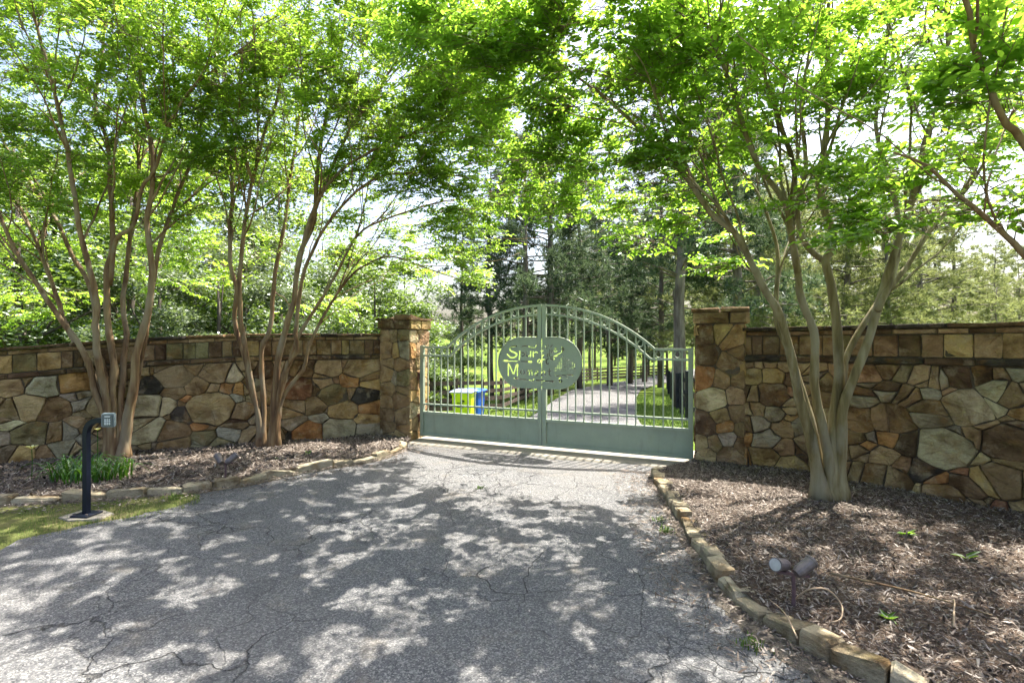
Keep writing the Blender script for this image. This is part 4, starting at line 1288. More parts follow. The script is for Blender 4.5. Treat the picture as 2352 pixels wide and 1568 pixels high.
T2 = [([(596, 1034), (590, 947), (572, 893), (558, 821), (540, 759), (536, 713), (540, 659), (523, 600), (526, 500), (528, 422), (515, 300), (500, 180), (490, 20)], 7.2, .055, .012),
      ([(598, 1034), (592, 950), (576, 880), (562, 800), (552, 740), (550, 660), (552, 624), (562, 528), (581, 418), (614, 288), (634, 240), (650, 100), (655, -60)], 6.9, .055, .013),
      ([(581, 418, 7.05), (542, 288), (509, 202), (480, 80), (470, -60)], 6.7, .032, .011),
      ([(604, 1034), (602, 911), (598, 803), (608, 777), (619, 740), (629, 624), (648, 504), (672, 336), (690, 200), (700, 40), (705, -100)], 7.9, .052, .012),
      ([(626, 1032), (630, 947), (637, 875), (641, 821), (666, 723), (677, 690), (682, 624), (691, 576), (720, 504), (730, 360), (758, 230), (790, 90), (800, -60)], 7.0, .070, .014),
      ([(630, 1032), (634, 947), (648, 860), (677, 803), (673, 767), (680, 695), (700, 600), (758, 499), (835, 422), (902, 398), (1013, 398), (1080, 410)], 6.6, .052, .009),
      ([(634, 1032), (640, 940), (660, 850), (684, 777), (720, 713), (758, 648), (816, 542), (878, 504), (989, 466), (1060, 455)], 7.3, .046, .008),
      ([(636, 1032), (648, 918), (695, 849), (709, 795), (742, 731), (797, 648), (840, 610), (902, 590), (989, 619), (1050, 640)], 7.6, .044, .008),
      ([(682, 624, 7.15), (720, 480), (778, 398), (854, 346), (931, 312), (1030, 270), (1120, 220)], 6.4, .040, .010),
      ([(691, 576, 7.1), (740, 430), (800, 300), (870, 200), (930, 90), (980, -40)], 6.5, .036, .010)]
T2B = [(720, 240, 6.8, 240, 160, 1.5, 320), (900, 180, 6.6, 200, 160, 1.4, 300), (600, 130, 6.8, 180, 150, 1.4, 200), (980, 360, 6.8, 150, 110, 1.0, 190), (1010, 520, 7.2, 110, 90, .8, 130), (900, 600, 7.6, 150, 50, .8, 90), (1060, 640, 7.4, 60, 30, .4, 26),
       (560, 420, 7.2, 130, 110, 1.2, 90), (800, 20, 6.2, 320, 140, 1.6, 330), (780, 420, 7.2, 160, 90, 1.2, 110), (1060, 130, 6.0, 120, 150, 1.2, 170), (560, 590, 8.2, 90, 70, .5, 45), (760, 690, 8.4, 90, 50, .5, 40), (780, -140, 5.6, 420, 120, 1.6, 240), (660, 330, 7.6, 170, 130, 1.0, 110), (850, 320, 7.0, 170, 100, 1.0, 120), (1000, 250, 6.4, 140, 120, 1.0, 140), (1080, 300, 6.8, 110, 100, .8, 90), (690, 60, 7.0, 200, 120, 1.0, 120), (700, 520, 7.7, 140, 80, .7, 75), (850, 500, 7.6, 120, 70, .7, 70)]
T3 = [([(1886, 1148), (1872, 1060), (1862, 1000), (1840, 911), (1820, 800), (1793, 716), (1757, 655), (1709, 552), (1675, 518), (1640, 490), (1600, 430), (1540, 360), (1470, 290), (1399, 226), (1300, 150)], 4.5, .072, .011),
      ([(1890, 1148), (1880, 1040), (1864, 960), (1830, 850), (1800, 780), (1781, 716), (1787, 600), (1776, 540), (1740, 450), (1690, 380), (1620, 330), (1530, 300)], 6.1, .050, .010),
      ([(1902, 1150), (1900, 1040), (1872, 911), (1869, 831), (1869, 759), (1843, 690), (1833, 620), (1824, 552), (1812, 505), (1824, 398), (1800, 300), (1760, 180), (1740, 30), (1730, -100)], 4.6, .064, .014),
      ([(1833, 625, 4.85), (1800, 470), (1740, 380), (1700, 280), (1660, 150), (1600, 20), (1560, -80)], 3.9, .040, .012),
      ([(1914, 1152), (1912, 1060), (1919, 947), (1926, 875), (1919, 767), (1906, 650), (1893, 598), (1915, 552), (1884, 432), (1901, 288), (1906, 144), (1910, 0), (1912, -140)], 5.1, .076, .015),
      ([(1893, 600, 5.05), (1850, 560), (1830, 480), (1850, 380), (1838, 250), (1860, 100), (1850, -60)], 5.8, .036, .012),
      ([(1926, 1152), (1930, 1050), (1936, 940), (1959, 882), (1991, 795), (2016, 713), (2045, 614), (2078, 504), (2098, 432), (2126, 307), (2170, 178), (2177, 0), (2180, -120)], 4.5, .068, .014),
      ([(1930, 1150), (1936, 1030), (1934, 930), (1941, 831), (1969, 767), (2009, 700), (2050, 650), (2093, 590), (2126, 533), (2174, 480), (2240, 400), (2300, 290), (2340, 160)], 5.4, .054, .012),
      ([(2016, 713, 4.75), (2060, 600), (2068, 500), (2040, 400), (2010, 280), (2030, 130), (2040, -40)], 5.4, .036, .012)]
T3B = [(1420, 180, 4.6, 230, 130, 1.2, 270), (1640, 130, 4.4, 220, 150, 1.3, 310), (1850, 180, 4.6, 200, 160, 1.3, 280), (2080, 220, 4.7, 200, 170, 1.2, 230), (1560, 350, 4.8, 170, 110, 1.0, 210), (1300, 330, 5.2, 130, 100, .9, 150), (1230, 430, 5.6, 110, 90, .7, 110),
       (1520, 500, 5.6, 110, 70, .6, 95), (1690, 590, 5.8, 70, 60, .4, 50), (1900, 430, 4.3, 170, 80, .9, 120), (1980, 510, 3.9, 110, 60, .5, 70), (2150, 400, 5.0, 130, 110, .9, 110), (1180, 200, 5.2, 150, 140, 1.0, 180), (1500, -30, 3.9, 400, 130, 1.4, 330), (1900, -80, 4.2, 350, 130, 1.4, 240), (1280, 60, 4.2, 240, 120, 1.2, 330), (1130, 90, 4.6, 170, 110, 1.0, 170), (1000, 30, 4.6, 170, 100, .9, 110), (2130, 90, 5.0, 210, 150, 1.0, 200), (1960, 60, 5.2, 170, 130, 1.0, 130), (2280, 260, 5.2, 120, 150, .8, 90), (1500, 400, 5.0, 150, 90, .8, 130), (1350, 420, 5.7, 150, 100, .8, 120), (1200, 350, 6.0, 150, 120, .9, 140), (1250, 480, 6.2, 110, 70, .6, 90), (1130, 470, 6.6, 90, 90, .6, 80), (1600, 470, 5.2, 110, 60, .6, 70), (1420, 300, 5.2, 130, 90, .8, 110), (1730, 330, 4.8, 150, 110, 1.0, 110)]
T4 = [([(2700, 1320), (2610, 1080), (2520, 840), (2430, 690), (2352, 595), (2285, 528), (2222, 466), (2174, 432), (2117, 379), (2040, 350)], 3.35, .060, .009),
      ([(2710, 1320), (2650, 1050), (2560, 760), (2470, 520), (2352, 326), (2309, 288), (2270, 202), (2237, 106), (2213, 0), (2180, -120)], 3.1, .062, .013),
      ([(2720, 1320), (2690, 1000), (2640, 700), (2560, 400), (2480, 150), (2400, -60)], 3.6, .060, .013),
      ([(2730, 1320), (2760, 1000), (2800, 700), (2820, 400), (2800, 0)], 3.0, .060, .013)]
T4B = [(2200, 330, 3.4, 130, 110, .5, 46), (2260, 470, 3.3, 120, 60, .35, 40), (2330, 420, 3.2, 90, 120, .4, 36), (2260, 130, 3.2, 150, 150, .6, 70), (2400, 180, 3.2, 140, 170, .6, 70), (2450, -100, 3.0, 350, 180, .9, 150), (2060, -160, 3.0, 330, 130, .9, 160), (1600, -190, 2.9, 380, 120, .8, 170), (2600, 200, 3.2, 200, 260, .8, 110), (1250, -170, 3.3, 260, 110, .7, 110)]
myrtle('tall reddish multi-stemmed tree left of the gate, behind the keypad post', T1, (-5.13, 6.74), T1B, .062, .46, M['leaf_a'], M['bark'], 101, .98, spray_len=.36, side=12)
myrtle('multi-stemmed tree with branches arching right towards the gate, left pillar behind', T2, (-3.45, 7.40), T2B, .060, .46, M['leaf_a'], M['bark'], 102, .90, spray_len=.36, side=12)
myrtle('stout grey multi-stemmed tree in front of the right stone wall', T3, (3.05, 4.99), T3B, .066, .52, M['leaf_b'], M['bark_grey'], 103, 0.55, .09, 1.3, side=10, clump=7)
myrtle('tree at the right edge whose thick branches lean in from outside the picture', T4, (4.05, 3.2), T4B, .074, .55, M['leaf_b'], M['bark'], 104, 0.56, .09, 1.2, solo=260, side=3)

# ------------------------------------------------------------------ fences beyond the gate
def fence(name, line, mat, ph, rails, label, group, rail_h=.13, pw=.11):
    root = empty(name, (line[0][0], line[0][1], float(th(*line[0])))); tag(root, label, 'fence', group)
    o3 = np.array(root.location)
    R = random.Random(len(line))
    P = [np.array((x, y, float(th(x, y)))) for x, y in line]
    for p in P:
        h = ph * R.uniform(.97, 1.04)
        MB().box((0, 0, h / 2 - .1), (pw, pw, h + .2)).build('post', mat, root, tuple(p - o3))
    for a, b in zip(P[:-1], P[1:]):
        for z in rails:
            d = b - a; n = np.array((d[1], -d[0], 0)); n /= np.linalg.norm(n)
            if n[1] > 0: n = -n
            q0 = a + n * (pw / 2 + .012) + np.array((0, 0, z + R.gauss(0, .012))); q1 = b + n * (pw / 2 + .012) + np.array((0, 0, z + R.gauss(0, .012)))
            V = []
            for q in (q0, q1):
                for dn, dz in ((-.012, -.5), (.012, -.5), (.012, .5), (-.012, .5)): V.append(q + n * dn + np.array((0, 0, dz * rail_h)) - o3)
            F = [(0, 1, 5, 4), (1, 2, 6, 5), (2, 3, 7, 6), (3, 0, 4, 7), (3, 2, 1, 0), (4, 5, 6, 7)]
            obj('rail', mesh_from('rail', V, F), mat, root)
    return root
FL = []
for x, Z in ((880, 17.2), (935, 17.9), (991, 18.6), (1049, 19.3), (1108, 20.1), (1151, 21.0), (1185, 24), (1212, 27.5), (1236, 31), (1262, 34.5), (1290, 38.5), (1320, 43), (1348, 47), (1372, 49), (1396, 50.5), (1420, 52), (1446, 53.5), (1472, 55), (1500, 56), (1530, 57)):
    FL.append(((x - CX) / FPX * Z, Z))
fence('rail_fence', FL, M['fence'], 1.28, (.22, .52, .82, 1.12), 'brown four-rail timber fence left of the far drive', 'timber fences along the far drive', .15)
FR = []
for x, Z in ((1640, 10.2), (1604, 12.2), (1580, 14.2), (1566, 16.4), (1556, 19.3), (1548, 22.3), (1542, 25.6), (1536, 30), (1533, 36), (1545, 43), (1565, 52)):
    FR.append(((x - CX) / FPX * Z, Z))
fence('rail_fence', FR, M['fence_black'], 1.28, (.3, .68, 1.06), 'black timber fence right of the far drive', 'timber fences along the far drive', .12, .115)
FF = [((x - CX) / FPX * Z, Z) for x, Z in ((1560, 92), (1600, 92), (1640, 93), (1680, 94), (1720, 95))]
fence('rail_fence', FF, M['cable'], 1.25, (.3, .6, .9, 1.15), 'distant pale rail fence seen between gate and right pillar', 'timber fences along the far drive', .12)

# ------------------------------------------------------------------ bins beyond the gate
def bin_(loc, rz, mat, lidm, label, printed):
    root = empty('wheeled_bin', loc, rz); tag(root, label, 'bin', 'wheeled bins beyond the gate')
    bm = bmesh.new()
    prof = [(0, .24, .25), (.06, .25, .26), (.90, .30, .31), (.90, .325, .335), (.96, .325, .335)]
    rings = []
    for z, hx, hy in prof:
        c = .05
        rings.append([bm.verts.new((x, y, z)) for x, y in ((-hx + c, -hy), (hx - c, -hy), (hx, -hy + c), (hx, hy - c), (hx - c, hy), (-hx + c, hy), (-hx, hy - c), (-hx, -hy + c))])
    for a, b in zip(rings[:-1], rings[1:]):
        for i in range(8): bm.faces.new((a[i], a[(i + 1) % 8], b[(i + 1) % 8], b[i]))
    bm.faces.new(rings[0][::-1]); bm.faces.new(rings[-1])
    me = bpy.data.meshes.new('body'); bm.to_mesh(me); bm.free(); obj('body', me, mat, root)
    mb = MB(); V = []
    for z, k in ((.962, 1.0), (.985, 1.02), (1.03, .80)):
        V += [(-.34 * k, -.36 * k, z), (.34 * k, -.36 * k, z), (.34 * k, .36 * k, z), (-.34 * k, .36 * k, z)]
    F = [(3, 2, 1, 0), (8, 9, 10, 11)] + [(r * 4 + i, r * 4 + (i + 1) % 4, r * 4 + 4 + (i + 1) % 4, r * 4 + 4 + i) for r in range(2) for i in range(4)]
    mb.add(V, F).build('lid', lidm, root)
    MB().tube([(-.24, .40, .93), (.24, .40, .93)], .018, 8).build('handle', mat, root)
    for s in (-1, 1):
        MB().tube([(s * .25, .27, .11), (s * .31, .27, .11)], .11, 14).build('wheel', M['ink'], root)
    if printed:
        for k, (w, z) in enumerate(((.20, .66), (.24, .60), (.22, .54))):
            MB().box((-.03, -.262 - .058 * (z - .06) / .84 - .004, z), (w, .004, .02)).build('print_line', M['ink'], root)
        MB().box((.07, -.317, .72), (.07, .004, .06)).build('print_mark', M['ink'], root)
bz = 15.6
bin_(((1066 - CX) / FPX * bz, bz, float(th(-1.4, bz)) - .03), math.radians(-12), M['bin_y'], M['lid'], 'lime yellow wheeled bin with black print behind the left gate leaf', True)
bz2 = 16.15
bin_(((1086 - CX) / FPX * bz2, bz2, float(th(-1.1, bz2)) - .03), math.radians(-20), M['bin_b'], M['bin_b'], 'blue wheeled bin half hidden behind the yellow bin', False)

# ------------------------------------------------------------------ woodland
def wood_crown(seed, H, Rr, n, low, size):
    """leafy crown: uneven lobes of small faces with gaps, plus limbs"""
    g = np.random.default_rng(seed)
    lobes = []
    for k in range(26):
        a = g.random() * 6.283; hz = g.uniform(low, 1) ; rr = Rr * math.sin(math.pi * (0.12 + .82 * (hz - low) / (1 - low))) ** .7
        rad = g.uniform(.25, 1) * rr
        lobes.append((rad * math.cos(a), rad * math.sin(a), hz * H, g.uniform(.16, .30) * Rr + .25))
    V = []; T = []
    per = n // len(lobes)
    for lx, ly, lz, lr in lobes:
        u = g.normal(size=(per, 3)); u /= np.linalg.norm(u, axis=1)[:, None]
        u *= (g.random((per, 1)) ** .45) * lr; u[:, 2] *= .62
        c = u + np.array((lx, ly, lz))
        ax = g.normal(size=(per, 3)); ax[:, 2] *= .5; ax /= np.linalg.norm(ax, axis=1)[:, None]
        up = g.normal(size=(per, 3)) * .6 + np.array((0, 0, 1)); sd = np.cross(up, ax); sd /= np.linalg.norm(sd, axis=1)[:, None]
        s = (size * g.uniform(.6, 1.3, per))[:, None]
        V.append(np.stack((c - ax * s * .5, c + sd * s * .28, c + ax * s * .5, c - sd * s * .28), 1))
        T.append(np.repeat(np.clip(g.normal(.5, .15) + g.normal(0, .25, per), 0, 1), 4))
    V = np.concatenate(V).reshape(-1, 3)
    F = np.arange(len(V)).reshape(-1, 4)
    mb = MB()
    mb.tube([(0, 0, -.6), (.05, 0, H * .3), (-.05, .06, H * .6), (0, 0, H * .9)], [.16 * H / 9, .12 * H / 9, .08 * H / 9, .02], 7)
    for lx, ly, lz, lr in lobes[::2]:
        z0 = lz * g.uniform(.35, .6)
        mb.tube([(0, 0, z0), (lx * .5, ly * .5, (z0 + lz) * .5 + .2), (lx, ly, lz)], [.05, .035, .01], 5)
    return mesh_np('crown', V, F, False, np.concatenate(T)), mesh_from('trunk', mb.V, mb.F, True)

def pine_mesh(seed, H, clear, n_br, spread, tufts, lean=0.0, tr0=.24):
    g = np.random.default_rng(seed)
    mb = MB()
    zt = np.linspace(0, H, 9)
    ox = np.cumsum(g.normal(0, .06, 9)); oy = np.cumsum(g.normal(0, .06, 9))
    tr = np.stack((ox - ox[0] + lean * zt, oy - oy[0], zt), 1); tr[0, 2] = -.8
    mb.tube(tr, np.linspace(tr0, tr0 * .13, 9) * (H / 15) ** .6, 9)
    V = []; T = []
    for b in range(n_br):
        hz = clear + (1 - clear) * (b + g.random()) / n_br
        z = hz * H; c = np.array([np.interp(z, tr[:, 2], tr[:, k]) for k in range(3)])
        a = g.random() * 6.283; l = spread * (1.05 - hz) ** .55 * g.uniform(.55, 1.15) + .4
        d = np.array((math.cos(a), math.sin(a), 0))
        p1 = c + d * l * .5 + np.array((0, 0, g.uniform(-.05, .25) * l)); p2 = c + d * l + np.array((0, 0, g.uniform(-.1, .3) * l))
        mb.tube([c, p1, p2], [.045, .03, .012], 4)
        m = max(4, int(tufts * l / spread))
        for k in range(m):
            t = g.uniform(.35, 1.05)
            q = (c * (1 - t) ** 2 + 2 * p1 * t * (1 - t) + p2 * t * t) if t < 1 else p2
            q = q + g.normal(0, .20, 3) * (.4 + l * .22)
            nn = 15
            u = g.normal(size=(nn, 3)) + d * .5 + np.array((0, 0, .55)); u /= np.linalg.norm(u, axis=1)[:, None]
            sd = np.cross(u, g.normal(size=(nn, 3))); sd /= np.linalg.norm(sd, axis=1)[:, None]
            L = g.uniform(.24, .42, nn)[:, None]
            V.append(np.stack((q - sd * .018, q + sd * .018, q + u * L + sd * .006), 1))
            T.append(np.full(nn * 3, np.clip(g.normal(.5, .28), 0, 1)))
    V = np.concatenate(V).reshape(-1, 3)
    return mesh_np('crown', V, np.arange(len(V)).reshape(-1, 3), False, np.concatenate(T)), mesh_from('trunk', mb.V, mb.F, True)

WOOD = [wood_crown(200 + k, 9, 3.4, 15000, lo, sz) for k, (lo, sz) in enumerate(((.12, .17), (.18, .19), (.10, .15)))]
for c, t in WOOD: c.materials.append(M['leaf_wood']); t.materials.append(M['wood_bark'])
GREY = [wood_crown(220 + k, 9, 3.2, 15000, lo, .15) for k, lo in enumerate((.10, .16))]
for c, t in GREY: c.materials.append(M['leaf_grey']); t.materials.append(M['wood_bark'])
PINE = [pine_mesh(240 + k, 15, cl, 60, 3.3, 38) for k, cl in enumerate((.12, .2, .3))]
for c, t in PINE: c.materials.append(M['needle']); t.materials.append(M['pine_bark'])
PINEY = [pine_mesh(260 + k, 13, cl, 60, 3.8, 36) for k, cl in enumerate((.10, .2))]
for c, t in PINEY: c.materials.append(M['needle_y']); t.materials.append(M['pine_bark'])
TALL = [pine_mesh(280 + k, 15, .40, 34, 2.4, 26, .012 * (k - 1), .15) for k in range(3)]
for c, t in TALL: c.materials.append(M['needle_y']); t.materials.append(M['pine_bark'])

RT = random.Random(77)
ORD = ['first', 'second', 'third', 'fourth', 'fifth', 'sixth', 'seventh', 'eighth', 'ninth', 'tenth', 'eleventh', 'twelfth', 'thirteenth', 'fourteenth', 'fifteenth', 'sixteenth',
       'seventeenth', 'eighteenth', 'nineteenth', 'twentieth', 'twenty-first', 'twenty-second', 'twenty-third', 'twenty-fourth', 'twenty-fifth']
def nth(xs, x): return ', ' + ORD[sorted(xs).index(x)] + ' from the left'
def plant(name, pair, x, Z, h, href, label, cat, group, wide=1.0):
    X = (x - CX) / FPX * Z
    root = empty(name, (X, Z, float(th(X, Z)) - .05), RT.uniform(0, 6.28))
    tag(root, label, cat, group)
    k = h / href
    for nm, me in (('crown', pair[0]), ('trunk', pair[1])):
        o = obj(nm, me, None, root); o.scale = (k * wide, k * wide, k)
    return root

LW = 'green broadleaf tree in the wood behind the left wall'
SPOTS = ((-420, 22, 8.5), (-260, 17, 7), (-110, 21, 8), (40, 16, 6.2), (130, 24, 9), (300, 18, 6.6), (430, 26, 9.5), (640, 30, 10), (800, 25, 7.4), (860, 20, 5.6), (930, 27, 7), (-560, 16, 8), (740, 38, 12), (200, 32, 11))
for x, Z, h in SPOTS:
    plant('broadleaf_tree', WOOD[RT.randrange(3)], x, Z, h * (1.35 if x < 700 else 1.0), 9, LW + nth([q[0] for q in SPOTS], x), 'tree', 'broadleaf trees behind the left wall', 1.15)
GW = 'grey-green leafy tree in the wood behind the left wall'
SPOTS = ((370, 15, 5.2), (500, 16.5, 5.4), (560, 22, 8.2), (700, 17, 5.0), (240, 22, 8), (80, 27, 9))
for x, Z, h in SPOTS:
    plant('grey_leaved_tree', GREY[RT.randrange(2)], x, Z, h, 9, GW + nth([q[0] for q in SPOTS], x), 'tree', 'grey-green trees behind the left wall', 1.2)
for x, Z, h, lb in ((985, 24, 3.2, 'low bright green bush between left pillar and gate arch'), (1035, 26, 3.6, 'rounded green bush behind the left end of the gate'), (940, 19, 4.0, 'leafy bush directly behind the left gate pillar')):
    plant('green_bush', WOOD[RT.randrange(3)], x, Z, h, 9, lb, 'bush', 'bushes behind the gate', 1.5)
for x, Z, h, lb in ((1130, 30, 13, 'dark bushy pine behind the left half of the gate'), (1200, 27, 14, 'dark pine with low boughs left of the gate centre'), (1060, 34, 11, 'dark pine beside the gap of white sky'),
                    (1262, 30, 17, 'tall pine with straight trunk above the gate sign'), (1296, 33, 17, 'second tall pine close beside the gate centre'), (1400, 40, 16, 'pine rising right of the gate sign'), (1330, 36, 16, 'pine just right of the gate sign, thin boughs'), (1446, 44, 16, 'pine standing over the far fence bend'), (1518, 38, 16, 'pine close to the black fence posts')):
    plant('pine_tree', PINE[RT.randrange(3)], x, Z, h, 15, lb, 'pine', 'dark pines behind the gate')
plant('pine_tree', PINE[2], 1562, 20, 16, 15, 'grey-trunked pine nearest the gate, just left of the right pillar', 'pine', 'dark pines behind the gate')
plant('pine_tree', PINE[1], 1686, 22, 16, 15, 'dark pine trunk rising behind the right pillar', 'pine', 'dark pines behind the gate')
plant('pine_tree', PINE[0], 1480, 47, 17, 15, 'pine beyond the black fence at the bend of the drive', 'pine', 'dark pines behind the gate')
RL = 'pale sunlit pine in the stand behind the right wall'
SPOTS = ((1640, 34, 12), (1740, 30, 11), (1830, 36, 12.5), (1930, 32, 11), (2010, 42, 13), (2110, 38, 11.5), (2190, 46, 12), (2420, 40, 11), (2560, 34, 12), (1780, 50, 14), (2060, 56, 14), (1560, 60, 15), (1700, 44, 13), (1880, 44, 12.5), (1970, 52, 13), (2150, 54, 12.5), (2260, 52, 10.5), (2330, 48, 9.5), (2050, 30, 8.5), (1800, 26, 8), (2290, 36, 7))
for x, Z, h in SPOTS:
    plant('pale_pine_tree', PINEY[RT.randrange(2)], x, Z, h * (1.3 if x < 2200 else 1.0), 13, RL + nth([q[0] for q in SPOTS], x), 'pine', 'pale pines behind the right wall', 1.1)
SL = 'slim bare-trunked pine in the far grove across the field'
SPOTS = ((1327, 62, 17), (1356, 52, 16), (1366, 66, 18), (1403, 60, 16), (1412, 72, 18), (1447, 56, 17), (1455, 66, 17), (1489, 60, 16), (1499, 78, 18), (1533, 64, 17), (1549, 54, 18), (1310, 70, 17), (1590, 70, 17), (1430, 84, 19), (1380, 90, 19), (1510, 88, 19))
for x, Z, h in SPOTS:
    plant('slim_pine_tree', TALL[RT.randrange(3)], x, Z, h, 15, SL + nth([q[0] for q in SPOTS], x), 'pine', 'slim pines in the far grove')
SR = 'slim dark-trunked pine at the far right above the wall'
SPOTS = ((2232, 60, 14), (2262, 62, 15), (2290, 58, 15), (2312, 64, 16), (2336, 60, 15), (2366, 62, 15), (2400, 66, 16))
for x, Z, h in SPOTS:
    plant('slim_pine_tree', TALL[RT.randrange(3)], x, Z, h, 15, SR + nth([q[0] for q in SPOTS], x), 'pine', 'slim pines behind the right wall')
# far wood that closes the view across the field
FB = 'hazy tree in the far treeline beyond the field'
for k in range(34):
    x = -900 + k * 115 + RT.uniform(-30, 30)
    Z = RT.uniform(120, 150)
    if 940 < x < 1060 or x > 2150: continue
    plant('far_tree', (WOOD + GREY)[RT.randrange(5)], x, Z, RT.uniform(11, 15), 9, FB, 'tree', 'far treeline', 1.3)

# ------------------------------------------------------------------ small plants and litter
def strap_clump(name, loc, n, L, w, mat, seed, label, cat, spread=.5):
    g = np.random.default_rng(seed)
    root = empty(name, loc); tag(root, label, cat)
    V = []; F = []; T = []
    for k in range(n):
        a = g.random() * 6.283; r = g.random() ** .5 * spread * .55
        o0 = np.array((r * math.cos(a * 1.7 + k), r * math.sin(a * 1.7 + k) * .6, -.01))
        d = np.array((math.cos(a), math.sin(a), 0)); l = L * g.uniform(.55, 1.1); out = g.uniform(.35, .95)
        sd = np.array((-d[1], d[0], 0)) * w * g.uniform(.7, 1.2)
        m = 7; b = len(V); tv = g.random()
        for i in range(m):
            t = i / (m - 1)
            p = o0 + d * l * out * t ** 1.4 * .8 + np.array((0, 0, l * (1.25 * t - (.35 + out * .75) * t ** 2.4)))
            ww = (1 - t ** 3) + .02
            V += [p - sd * ww, p + np.array((0, 0, -.004)), p + sd * ww]; T += [tv] * 3
        for i in range(m - 1):
            q = b + i * 3
            F += [(q, q + 1, q + 4, q + 3), (q + 1, q + 2, q + 5, q + 4)]
    o = obj('leaves', mesh_np('leaves', V, F, True, T), mat, root)
    return root
lx, ly = -4.62, 5.75
lily = strap_clump('daylily', (lx, ly, onbed(bed_l, lx, ly)), 190, .46, .0085, M['lily'], 9, 'clump of strap-leaved daylilies behind the keypad post', 'plant', .75)
def flower(root, p, s):
    V, F = tube_geo([(p[0], p[1], 0), (p[0] * .99, p[1], p[2] * .6), tuple(p)], .004, 5); obj('flower_stalk', mesh_from('flower_stalk', V, F), M['lily'], root)
    V = []; F = []
    for k in range(6):
        a = k * math.pi / 3; d = np.array((math.cos(a), math.sin(a), 0)); e = np.array((-d[1], d[0], 0)); b = len(V)
        V += [(0, 0, 0), tuple(d * s * .5 + e * s * .22 + np.array((0, 0, s * .5))), tuple(d * s + np.array((0, 0, s * .55))), tuple(d * s * .5 - e * s * .22 + np.array((0, 0, s * .5)))]
        F.append((b, b + 1, b + 2, b + 3))
    obj('flower', mesh_np('flower', np.array(V), np.array(F), False, np.full(len(V), .6)), M['petal'], root, tuple(p))
flower(lily, np.array((-.62, -.05, .34)), .065)
flower(lily, np.array((-.02, .1, .52)), .035)

def seedling(x, y, at, s, n, label, seed, mat=None):
    g = np.random.default_rng(seed)
    z = onbed(at, x, y) if at else .015
    root = empty('seedling', (x, y, z)); tag(root, label, 'weed')
    for k in range(n):
        a = g.random() * 6.283; el = g.uniform(.15, .9)
        ax = np.array((math.cos(a) * math.cos(el), math.sin(a) * math.cos(el), math.sin(el))); sd = np.array((-math.sin(a), math.cos(a), 0)); up = np.cross(ax, sd)
        lv = leaf_verts(s * g.uniform(.7, 1.2), s * .45, .08 * s, .15 * s)
        V = lv[:, :1] * ax + lv[:, 1:2] * sd + lv[:, 2:] * up + np.array((0, 0, .01))
        obj('leaf', mesh_np('leaf', V, LEAF_F, False, np.full(6, g.random())), mat or M['leaf_b'], root)
for k, (x, y, s, n, lb) in enumerate(((3.05, 4.05, .08, 9, 'small bright seedling in the right bed below the tree'), (3.15, 3.62, .10, 4, 'two-leaved light green seedling at the right side of the right bed'),
                                     (2.05, 2.85, .055, 12, 'dark green weed in the mulch beside the right spotlight'), (2.75, 2.62, .05, 6, 'yellowish weed in the sunlit mulch at lower right'))):
    seedling(x, y, bed_r, s, n, lb, 300 + k)
seedling(-2.7, 6.9, bed_l, .07, 8, 'small green seedling in the left bed in front of the wall', 311)
def weed(x, y, h, n, label, seed):
    pts = np.array([(x, y, .004)]) + np.random.default_rng(seed).normal(0, .03, (n, 3)) * np.array((1, 1, 0))
    root = empty('weed_tuft', (x, y, .004)); tag(root, label, 'weed')
    obj('leaves', blades('leaves', pts - np.array((x, y, .004)), h * .5, h, .004, seed, .9, (0, .3)), M['blades'], root)['kind'] = 'stuff'
weed(-3.38, 5.24, .11, 60, 'green weed tuft against the left edging stones', 21)
weed(1.28, 4.35, .09, 70, 'green weed tuft along the right edging stones', 22)
weed(1.30, 4.62, .07, 50, 'low weed by the right edging, further up', 23)
weed(1.27, 2.78, .06, 50, 'small weed on the asphalt beside the right edging', 24)
weed(-.35, 5.65, .03, 40, 'thin yellowish weed growing in an asphalt crack near the gate', 25)

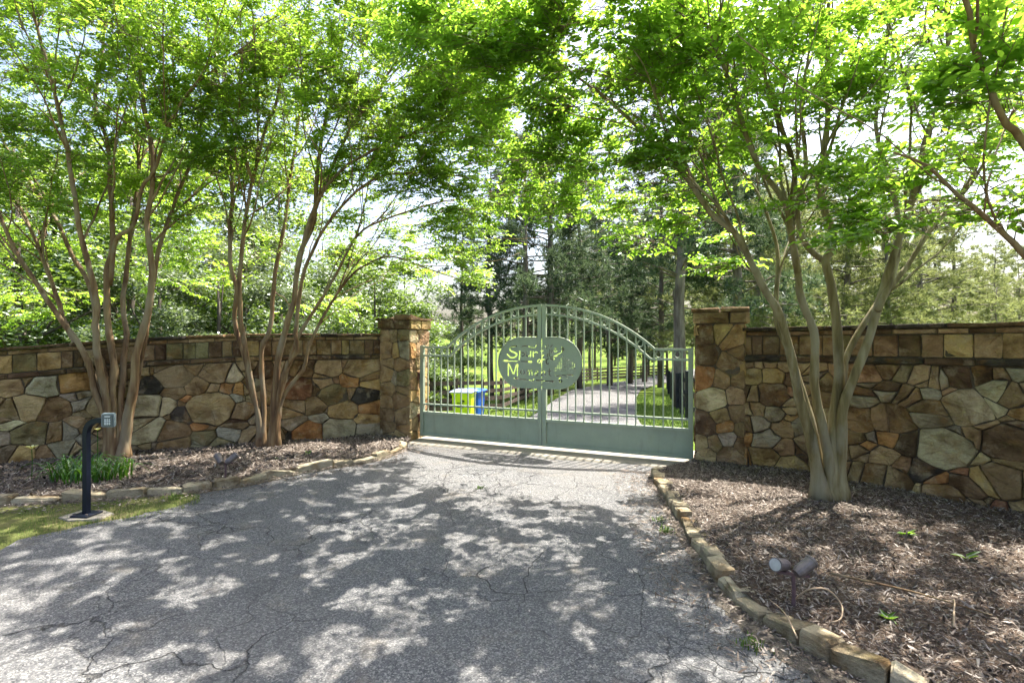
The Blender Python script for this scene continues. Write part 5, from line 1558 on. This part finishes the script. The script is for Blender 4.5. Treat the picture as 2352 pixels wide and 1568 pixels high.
def stick(pts, r, label, mat):
    p = smooth_path(pts, .05); V, F = tube_geo(p, np.linspace(r, r * .4, len(p)), 6)
    tag(obj('fallen_stick', mesh_from('fallen_stick', V, F, True), mat), label, 'stick', 'sticks lying on the mulch')
zz = .13
stick([(2.05, 3.35, zz), (2.25, 3.18, zz + .012), (2.42, 3.08, zz), (2.62, 2.85, zz)], .008, 'long greenish fallen stick in the middle of the right bed', M['bark'])
stick([(2.30, 2.72, zz + .01), (2.42, 2.86, zz + .03), (2.47, 2.92, zz + .05), (2.45, 2.98, zz + .02)], .006, 'thin curled stick in the right bed near the sunlit patch', M['cable'])
stick([(1.42, 2.60, .15), (1.46, 2.80, .17), (1.47, 2.98, .15)], .005, 'thin dry stem lying over the right edging stones', M['cable'])
stick([(3.35, 2.95, zz), (3.55, 3.02, zz + .02), (3.75, 3.0, zz)], .012, 'pale broken stick at the right edge of the picture', M['cable'])
# sand washed up against the right edging
su = np.linspace(.12, .80, 110); fcr = sampler(CRP); V = []; gs = np.random.default_rng(61)
wob = np.convolve(gs.random(118), np.ones(9) / 9, 'valid')
for k, u_ in enumerate(su):
    a = fcr(u_); e = fcr(u_ + .003) - fcr(u_ - .003); e /= np.linalg.norm(e); nn = -np.array((e[1], -e[0]))
    if nn[0] > 0: nn = -nn
    w = (.05 + .50 * wob[k] * max(.08, 1 - u_ * 1.7)) + gs.normal(0, .015)
    for d, z in ((-.05, .034), (w * .5, .029), (w * .85, .022), (w, .008)):
        q = a + nn * d; V.append((q[0], q[1], z))
F = [(k * 4 + j, k * 4 + j + 1, k * 4 + j + 5, k * 4 + j + 4) for k in range(109) for j in range(3)]
tag(obj('sandy_margin', mesh_from('sandy_margin', V, F, True), M['sand']), kind='structure')
# leaf litter and grit along the edges of the asphalt
def strip(path, off0, off1, seed, n, zz=.026):
    g = np.random.default_rng(seed); f = sampler(path)
    def at(u, v):
        a = f(u); e = f(np.clip(u + .003, 0, 1)) - f(np.clip(u - .003, 0, 1)); e /= np.linalg.norm(e, axis=-1)[..., None] + 1e-9
        nn = np.stack((e[..., 1], -e[..., 0]), -1)
        q = a + nn * (off0 + (off1 - off0) * (np.asarray(v) ** 2.2))[..., None]
        return np.concatenate((q, np.full(q.shape[:-1] + (1,), zz)), -1)
    return chips('leaf_litter', at, n, (.012, .04), seed, (.05, 1), .2)
tag(strip(CRP, -.01, -.45, 51, 5200), 'dry leaf litter along the foot of the right edging', 'leaf litter', kind='stuff')
tag(strip(CLP, .01, .35, 52, 3800), 'dry leaf litter along the foot of the left edging', 'leaf litter', kind='stuff')
